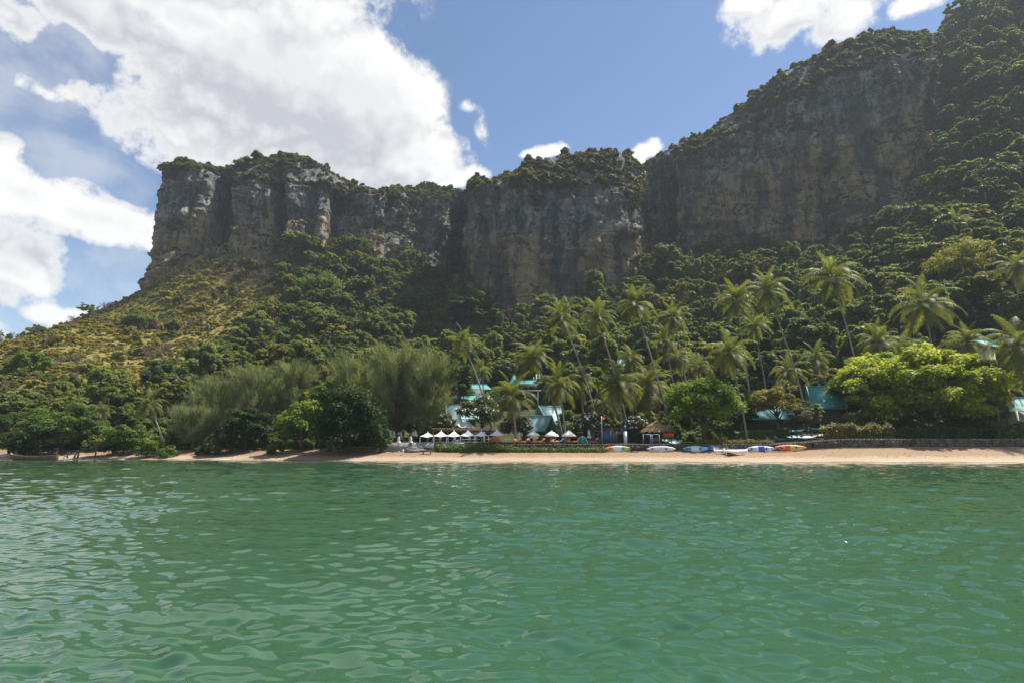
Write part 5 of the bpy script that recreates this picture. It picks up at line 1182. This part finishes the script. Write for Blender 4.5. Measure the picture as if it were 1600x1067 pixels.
# catamaran
a = at_px(1143, 84.6); ct_ = empty('catamaran', a, R(24), label='white beach catamaran with bare trampoline frame on the sand', cat='catamaran')
for s_, nm in ((-.95, 'hull'), (.95, 'hull')):
    V, F = [], []; n, k = 21, 8
    for i in range(n):
        t_ = -1 + 2 * i / (n - 1); w = .2 * max(.03, 1 - abs(t_) ** 3); h = .24 * (1 - .5 * max(0, -t_) ** 2); lift = .42 + .12 * t_ * t_
        V += [(t_ * 2.2, s_ + w * math.cos(2 * math.pi * j / k), lift + h * math.sin(2 * math.pi * j / k)) for j in range(k)]
    for i in range(n - 1): F += [(i * k + j, i * k + (j + 1) % k, (i + 1) * k + (j + 1) % k, (i + 1) * k + j) for j in range(k)]
    F += [tuple(range(k))[::-1], tuple(range((n - 1) * k, n * k))]
    ob('hull', mesh_np('hull', np.array(V), F, m_white, smooth=True), ct_)
for x_ in (-.9, 1.0): MB().tube([(x_, -1.0, .72), (x_, 1.0, .72)], .05, 7).build('crossbeam', [m_steel], ct_)
MB().slab([(-.85, -.85, .73), (.95, -.85, .73), (.95, .85, .73), (-.85, .85, .73)], .03).build('trampoline', [m_grey], ct_)
for s_ in (-.95, .95): MB().box((-1.9, s_, .2), (.1, .08, .5)).build('trolley_leg', [m_white], ct_); MB().box((1.2, s_, .15), (.1, .08, .4)).build('trolley_leg', [m_white], ct_)
for s_ in (-.95, .95): MB().slab([(-2.25, s_, .2), (-2.45, s_, .1), (-2.42, s_, .85), (-2.2, s_, .85)], .04).build('rudder', [m_white], ct_)

# thatched kiosk with its life jackets
a = at_px(1026, 93.5); ks = empty('kiosk', a, R(6), label='thatched kiosk hung with orange life jackets', cat='kiosk'); s_ = m_per_px(93.5); zt_, ze = P(1026, 657, 93.5)[2] - a[2], P(1026, 672, 93.5)[2] - a[2]
for x_ in (-1.6, 1.6):
    for y_ in (-1.1, 1.1): MB().tube([(x_, y_, 0), (x_, y_, ze + .25)], .08, 6).build('post', [m_wood2], ks)
th_ = MB(); r = np.random.default_rng(2); nn = 900
az = r.uniform(0, 6.28, nn); q = r.uniform(.05, 1, nn) ** .6; mx = np.maximum(np.abs(np.cos(az)), np.abs(np.sin(az)) * 1.0)
bx, by = 2.35 * q * np.cos(az) / mx, 1.9 * q * np.sin(az) / mx; bz = zt_ + (ze - zt_) * q ** .85
p0 = np.stack([bx, by, bz], -1); out = nrmz(np.stack([bx, by, 0 * bx], -1)); p1 = p0 + out * .42 + [0, 0, -.40] + r.normal(size=(nn, 3)) * .05; w = np.stack([-out[:, 1], out[:, 0], 0 * az], -1) * .09; upn = np.array([0, 0, .05])
Vt = np.stack([p0 - w + upn, p0 + w + upn, p1 + w * .6, p1 - w * .6], 1).reshape(-1, 3)
roof_o = ob('thatch_roof', mesh_np('thatch_roof', Vt, np.arange(nn * 4).reshape(-1, 4), m_thatch), ks); roof_o['kind'] = 'stuff'
V = [(0, 0, zt_)] + [(2.3 * sx, 1.85 * sy, ze) for sx, sy in ((-1, -1), (1, -1), (1, 1), (-1, 1))]
ob('roof_frame', mesh_np('roof_frame', np.array(V), [(0, 1, 2), (0, 2, 3), (0, 3, 4), (0, 4, 1), (4, 3, 2, 1)], m_thatch), ks)
MB().box((-.1, -1.0, .5), (2.6, .5, 1.0)).build('counter', [m_wood2], ks); MB().box((0, 1.05, ze / 2), (3.3, .1, ze)).build('back_panel', [m_wood], ks)
a = at_px(1045, 92); jr = empty('jacket_rack', a, 0, label='timber rail on posts that holds the orange life jackets', cat='rack')
for x_ in (-.85, .85): MB().box((x_, 0, .95), (.08, .08, 1.9)).build('post', [m_wood2], jr)
MB().box((0, 0, 1.88), (1.9, .06, .07)).build('rail', [m_wood2], jr)
for k in range(5):
    j = empty('life_jacket', a + [-.66 + .33 * k, -.05, 1.0], 0, label=('first', 'second', 'middle', 'fourth', 'last')[k] + ' orange life jacket on the rail beside the kiosk, counting away from it', cat='life jacket', group='life jackets beside the kiosk')
    for s_ in (-1, 1): MB().box((s_ * .085, 0, .32), (.15, .12, .64), taper=.85).build('panel', [m_jacket], j)
    MB().box((0, .07, .36), (.3, .08, .6)).build('back', [m_jacket], j); MB().box((0, -.07, .25), (.3, .02, .04)).build('strap', [m_darkcloth], j)
# blue frame stand, white board, grey pole, stools
a = at_px(1018, 89.8); st_ = empty('paddle_stand', a, 0, label='pale blue open frame stand before the kiosk counter', cat='stand')
for x_ in (-1.25, -.1, 0.12, 1.25): MB().box((x_, 0, .75), (.08, .08, 1.5)).build('post', [simple('pale_blue_paint', (.35, .45, .6), .5)], st_)
MB().box((-.68, 0, 1.46), (1.2, .07, .07)).build('crossbar', [m_steel], st_); MB().box((.68, 0, 1.46), (1.2, .07, .07)).build('crossbar', [m_steel], st_)
a = at_px(977.5, 91); sb = empty('sign_post', a, 0, label='white notice board post beside the dark hedge', cat='sign')
MB().box((0, 0, 1.0), (.5, .12, 1.9)).build('board', [m_white], sb); MB().tube([(0, .1, 0), (0, .1, 3.0)], .04, 6).build('pole', [m_blue], sb); MB().box((0, 0, 2.55), (.35, .1, .6)).build('plate', [m_blue], sb)
a = at_px(941, 90); fp = empty('pole', a, 0, label='slim grey pole with a small orange pennant beside the pool bar', cat='pole')
hp = P(941, 650, 90)[2] - a[2]; MB().tube([(0, 0, 0), (0, 0, hp)], [.07, .05], 7).build('shaft', [m_steel], fp); MB().slab([(.05, 0, hp - .1), (.6, 0, hp - .35), (.05, 0, hp - .75)], .02).build('pennant', [m_jacket], fp)
a = at_px(992, 87.2); bn = empty('beach_stools', a, 0, label='weathered driftwood seat against the wall right of the orange-nosed kayak', cat='seat')
for x_ in (-.5, .5): MB().tube([(x_, 0, -.1), (x_ * .8, .05, .75), (x_ * .5, 0, 1.15)], [.1, .09, .05], 6).build('leg', [m_stone], bn)
MB().box((0, 0, .72), (1.5, .45, .09)).build('seat', [m_stone], bn)
a = at_px(667, 88.6); bn = empty('picnic_bench', a, R(-8), label='low timber bench on the sand below the terrace wall', cat='bench')
MB().box((0, 0, .5), (1.5, .4, .08)).build('seat', [m_wood2], bn); MB().box((.1, .35, .85), (1.5, .08, .3)).build('backrest', [m_wood], bn)
for x_ in (-.6, .6): MB().box((x_, 0, .23), (.1, .36, .46)).build('leg', [m_wood2], bn)
# pool bar
a = at_px(942, 96.5); pb = empty('pool_bar', a, 0, label='low grey-blue pool bar wall with blue door behind the sunbeds', cat='building'); s_ = m_per_px(96.5)
MB().box((0, 0, 1.1), (42 * s_, 2.2, 2.2)).build('wall', [m_wallblue], pb); MB().box((0, 0, 2.29), (45 * s_, 2.8, .16)).build('flat_roof', [m_wood2], pb)
MB().box((4 * s_, -1.14, .95), (.9, .08, 1.9)).build('door', [m_blue], pb); MB().box((-9 * s_, -1.14, 1.35), (1.2, .08, .8)).build('window', [m_glass], pb)
for k in range(9): MB().box(((-19 + k * 4.6) * s_, -1.16, 1.1), (.07, .1, 2.18)).build('batten', [m_wood2], pb)
a = at_px(910, 89.6); te = empty('beach_tent', a, 0, label='small turquoise dome shade beside the last sunbeds', cat='shade tent'); V, F = [], []
for i in range(6):
    for j in range(13): ph, th = (i / 5) * math.pi / 2, j / 12 * math.pi * 1.25 - .4; V.append((.8 * math.cos(ph) * math.cos(th), .7 * math.cos(ph) * math.sin(th), 1.2 * math.sin(ph)))
ob('shell', mesh_np('shell', np.array(V), grid_faces(6, 13), simple('turquoise_nylon', (.10, .42, .46), .6), smooth=True), te)
for th in (0, 1.6): MB().tube([(.81 * math.cos(k / 6 * math.pi) * math.cos(th), .71 * math.cos(k / 6 * math.pi) * math.sin(th), 1.22 * math.sin(k / 6 * math.pi)) for k in range(7)], .02, 4).build('pole', [m_steel], te)

# longtail boat
p_ = P(52, 719.6, 93.5); bt = empty('longtail_boat', (p_[0], p_[1], 0), R(3), label='weathered wooden longtail boat with raised bow at the water edge', cat='boat'); L = 70 * m_per_px(93.5)
V, F = [], []; n, k = 25, 9
for i in range(n):
    t_ = i / (n - 1); x_ = -L / 2 + L * t_; w = .68 * math.sin(math.pi * min(1, .12 + .80 * t_)) ** .7 * (1 if t_ > .04 else .45); sheer = .55 + .55 * max(0, .28 - t_) ** 1.2 * 3.2 + .28 * max(0, t_ - .6) * 1.2; keel = -.12 + .55 * max(0, .16 - t_) ** 1.2 * 6
    V += [(x_, w * math.cos(math.pi + math.pi * j / (k - 1)) , keel + (sheer - keel) * (1 - abs(math.sin(math.pi * j / (k - 1))) ** .7)) for j in range(k)]
for i in range(n - 1): F += [(i * k + j, (i + 1) * k + j, (i + 1) * k + j + 1, i * k + j + 1) for j in range(k - 1)]
F.append(tuple(range(k)))
F.append(tuple(range((n - 1) * k, n * k))[::-1])
V = np.array(V); ob('hull', mesh_np('hull', V, F, m_boat, smooth=True), bt)
for j in (0, k - 1): MB().tube(V.reshape(n, k, 3)[:, j], .06, 5).build('gunwale', [m_wood2], bt)
tip = P(18, 708, 93.5) - np.array([p_[0], p_[1], 0]); MB().tube([V.reshape(n, k, 3)[0, 4] + [.4, 0, .3], V.reshape(n, k, 3)[0, 0] * .5 + V.reshape(n, k, 3)[0, k - 1] * .5 + [.05, 0, .1], tip], [.14, .12, .06], 6).build('bow_post', [simple('pale_bow', (.35, .28, .24), .6)], bt)
for x_ in (-.22, .05, .28): MB().box((x_ * L, 0, .42), (.25, 1.15, .05)).build('thwart', [m_wood2], bt)
en = MB().box((L * .43, 0, .95), (.6, .35, .4)).build('engine', [m_darkcloth], bt); MB().tube([(L * .46, 0, .9), (L * .5 + 1.6, .3, .1)], .03, 5).build('shaft', [m_steel], en)
# driftwood heap
r = np.random.default_rng(4)
a = at_px(106, 100.5)
for k in range(4):
    q = a + [k * .9 - 1.0, r.uniform(-.4, .4), 0]; o = empty('driftwood_log', q, 0, label=['grey driftwood log lying nearest the longtail boat', 'bent grey driftwood log, second from the longtail boat', 'short grey driftwood log, third from the longtail boat', 'grey driftwood root farthest from the longtail boat'][k], cat='log', group='driftwood by the boat')
    d_ = r.normal(size=3) * [1.6, .6, .35]; d_[2] = abs(d_[2]) + .3; MB().tube([(0, 0, 0), d_ * .5 + [0, 0, .25], d_], [.16, .13, .06], 6).build('log', [m_stone], o); MB().tube([d_ * .5 + [0, 0, .25], d_ * .5 + [.3, .1, .95]], [.07, .03], 5).build('branch', [m_stone], o)

# people
def person(loc, rz, J, top, bottom, label, hat=None):
    e = empty('person', loc, rz, label=label, cat='person')
    names = list(J); me = bpy.data.meshes.new('body'); V = [J[n][:3] for n in names]; ix = {n: i for i, n in enumerate(names)}
    E = [('pelvis', 'belly'), ('belly', 'chest'), ('chest', 'neck'), ('neck', 'head'), ('head', 'crown')]
    for s in 'lr': E += [('chest', s + 'sho'), (s + 'sho', s + 'elb'), (s + 'elb', s + 'wri'), (s + 'wri', s + 'fin'), (s + 'wri', s + 'thu'), ('pelvis', s + 'hip'), (s + 'hip', s + 'kne'), (s + 'kne', s + 'ank'), (s + 'ank', s + 'toe')]
    me.from_pydata(V, [(ix[a], ix[b]) for a, b in E], []); o = ob('body', me, e)
    md = o.modifiers.new('skin', 'SKIN'); md.use_smooth_shade = True
    for n in names: o.data.skin_vertices[0].data[ix[n]].radius = (J[n][3],) * 2; o.data.skin_vertices[0].data[ix[n]].use_root = (n == 'pelvis')
    o.modifiers.new('sub', 'SUBSURF').render_levels = 1; me.materials.append(m_skin)
    def cloth(nm, ps, rad, mt): 
        m = MB(); m.tube(ps, rad, 10); return m.build(nm, [mt], e, smooth=True)
    j = lambda n: np.array(J[n][:3])
    cloth('shirt', [j('pelvis'), j('belly'), j('chest'), j('chest') * .4 + j('neck') * .6], [.17, .165, .175, .09], top)
    for s in 'lr':
        cloth('sleeve', [j(s + 'sho'), j(s + 'elb') * .7 + j(s + 'sho') * .3], [.078, .07], top); cloth('trouser_leg', [j(s + 'hip') + [0, 0, .04], j(s + 'kne'), j(s + 'kne') * .5 + j(s + 'ank') * .5], [.115, .09, .08], bottom)
    h = j('crown'); th = np.linspace(.15, 1, 6); cloth('hair', [h + (j('head') - h) * .55 * (1 - q) + [0, .015, .045 * q] for q in th], [.108, .112, .11, .095, .07, .03], hat or m_hair)
    return e
walk = dict(pelvis=(0, 0, .88, .13), belly=(0, .01, 1.05, .12), chest=(0, 0, 1.28, .13), neck=(0, -.01, 1.46, .055), head=(0, -.03, 1.58, .095), crown=(0, -.01, 1.68, .07),
 lsho=(-.17, 0, 1.36, .06), lelb=(-.25, .04, 1.10, .045), lwri=(-.24, -.08, .90, .033), lfin=(-.24, -.11, .80, .022), lthu=(-.21, -.12, .85, .014), rsho=(.17, 0, 1.36, .06), relb=(.26, .05, 1.10, .045), rwri=(.26, -.06, .89, .033), rfin=(.26, -.09, .79, .022), rthu=(.23, -.1, .84, .014),
 lhip=(-.09, 0, .84, .095), lkne=(-.10, -.14, .48, .062), lank=(-.10, -.10, .09, .045), ltoe=(-.10, -.26, .04, .035), rhip=(.09, 0, .84, .095), rkne=(.10, .06, .46, .062), rank=(.10, .22, .10, .045), rtoe=(.10, .10, .03, .035))
o = person(at_px(629.5, 88.4), R(200), walk, m_shirt, m_shirt, 'person in white clothes walking on the sand below the terrace wall'); o.scale = (.62,) * 3
sit = dict(pelvis=(0, 0, .14, .14), belly=(0, .02, .30, .12), chest=(0, .0, .52, .13), neck=(0, -.03, .70, .055), head=(0, -.06, .82, .095), crown=(0, -.04, .92, .07),
 lsho=(-.17, 0, .60, .06), lelb=(-.26, -.10, .40, .045), lwri=(-.16, -.32, .42, .033), lfin=(-.12, -.40, .42, .022), lthu=(-.13, -.36, .46, .014), rsho=(.17, 0, .60, .06), relb=(.26, -.10, .40, .045), rwri=(.16, -.32, .42, .033), rfin=(.12, -.40, .42, .022), rthu=(.13, -.36, .46, .014),
 lhip=(-.1, -.02, .14, .095), lkne=(-.13, -.40, .42, .062), lank=(-.12, -.52, .08, .045), ltoe=(-.12, -.68, .05, .035), rhip=(.1, -.02, .14, .095), rkne=(.13, -.40, .42, .062), rank=(.12, -.52, .08, .045), rtoe=(.12, -.68, .05, .035))
person(at_px(524.5, 91.2), R(20), sit, m_darkcloth, m_darkcloth, 'person in dark clothes sitting on the sand under the dark spreading tree')

# litter of leaves, twigs and weed along the tide line
rl = np.random.default_rng(19); nq = 2600; lx = rl.uniform(-100, 95, nq); lo_ = np.where(rl.random(nq) < .35, 3.6 + .5 * perlin(lx * .1, 5.5) + rl.normal(0, .18, nq), rl.uniform(4.2, 8.4, nq)); ly = shore(lx) + lo_
lp = np.stack([lx, ly, ground(lx, ly) + .03], -1); V, F = leaf_quads(lp, rl.normal(size=(nq, 3)) * .35 + [0, 0, 1], rl.uniform(.03, .12, nq), .45, rl)
ob('beach_litter', mesh_np('beach_litter', V, F, simple('dry_litter', (.09, .06, .035), .9, .4)), label='dry leaves and weed scattered along the tide line', kind='stuff')
# foam line along the water edge
X = np.linspace(-120, 150, 900); r = np.random.default_rng(6); yb = shore(X) - .15 + .35 * perlin(X * .16, 1.1) + .12 * perlin(X * .9, 4.4)
wd = np.clip(.16 + .35 * perlin(X * .23, 7.7) + .12 * perlin(X * 1.3, 2.2), .015, 1)
V = np.vstack([np.stack([X, yb, 0 * X + .05], -1), np.stack([X, yb + wd, np.maximum(.05, ground(X, yb + wd) + .03)], -1)])
F = np.stack([np.arange(899), np.arange(1, 900), np.arange(901, 1800), np.arange(900, 1799)], -1)
m_foam = simple('sea_foam', (.75, .74, .70), .7, .15, 3.0)
ob('foam', mesh_np('foam', V, F, m_foam), label='thin white foam line where the sea meets the sand', kind='stuff')
# ------------------------------------------------------------------ air
hz = MB(); hz.box((0, 0, 142), (3700, 3700, 296))
m_haze = bpy.data.materials.new('haze'); m_haze.use_nodes = True; t = m_haze.node_tree; t.nodes.clear()
pv = N(t, 'ShaderNodeVolumePrincipled'); pv.inputs['Color'].default_value = (.80, .88, 1.0, 1); pv.inputs['Density'].default_value = .00013; pv.inputs['Anisotropy'].default_value = .2
mo = N(t, 'ShaderNodeOutputMaterial'); t.links.new(pv.outputs[0], mo.inputs['Volume'])
hz.build('haze', [m_haze], label='thin bluish sea air over the bay and cliffs', kind='stuff')
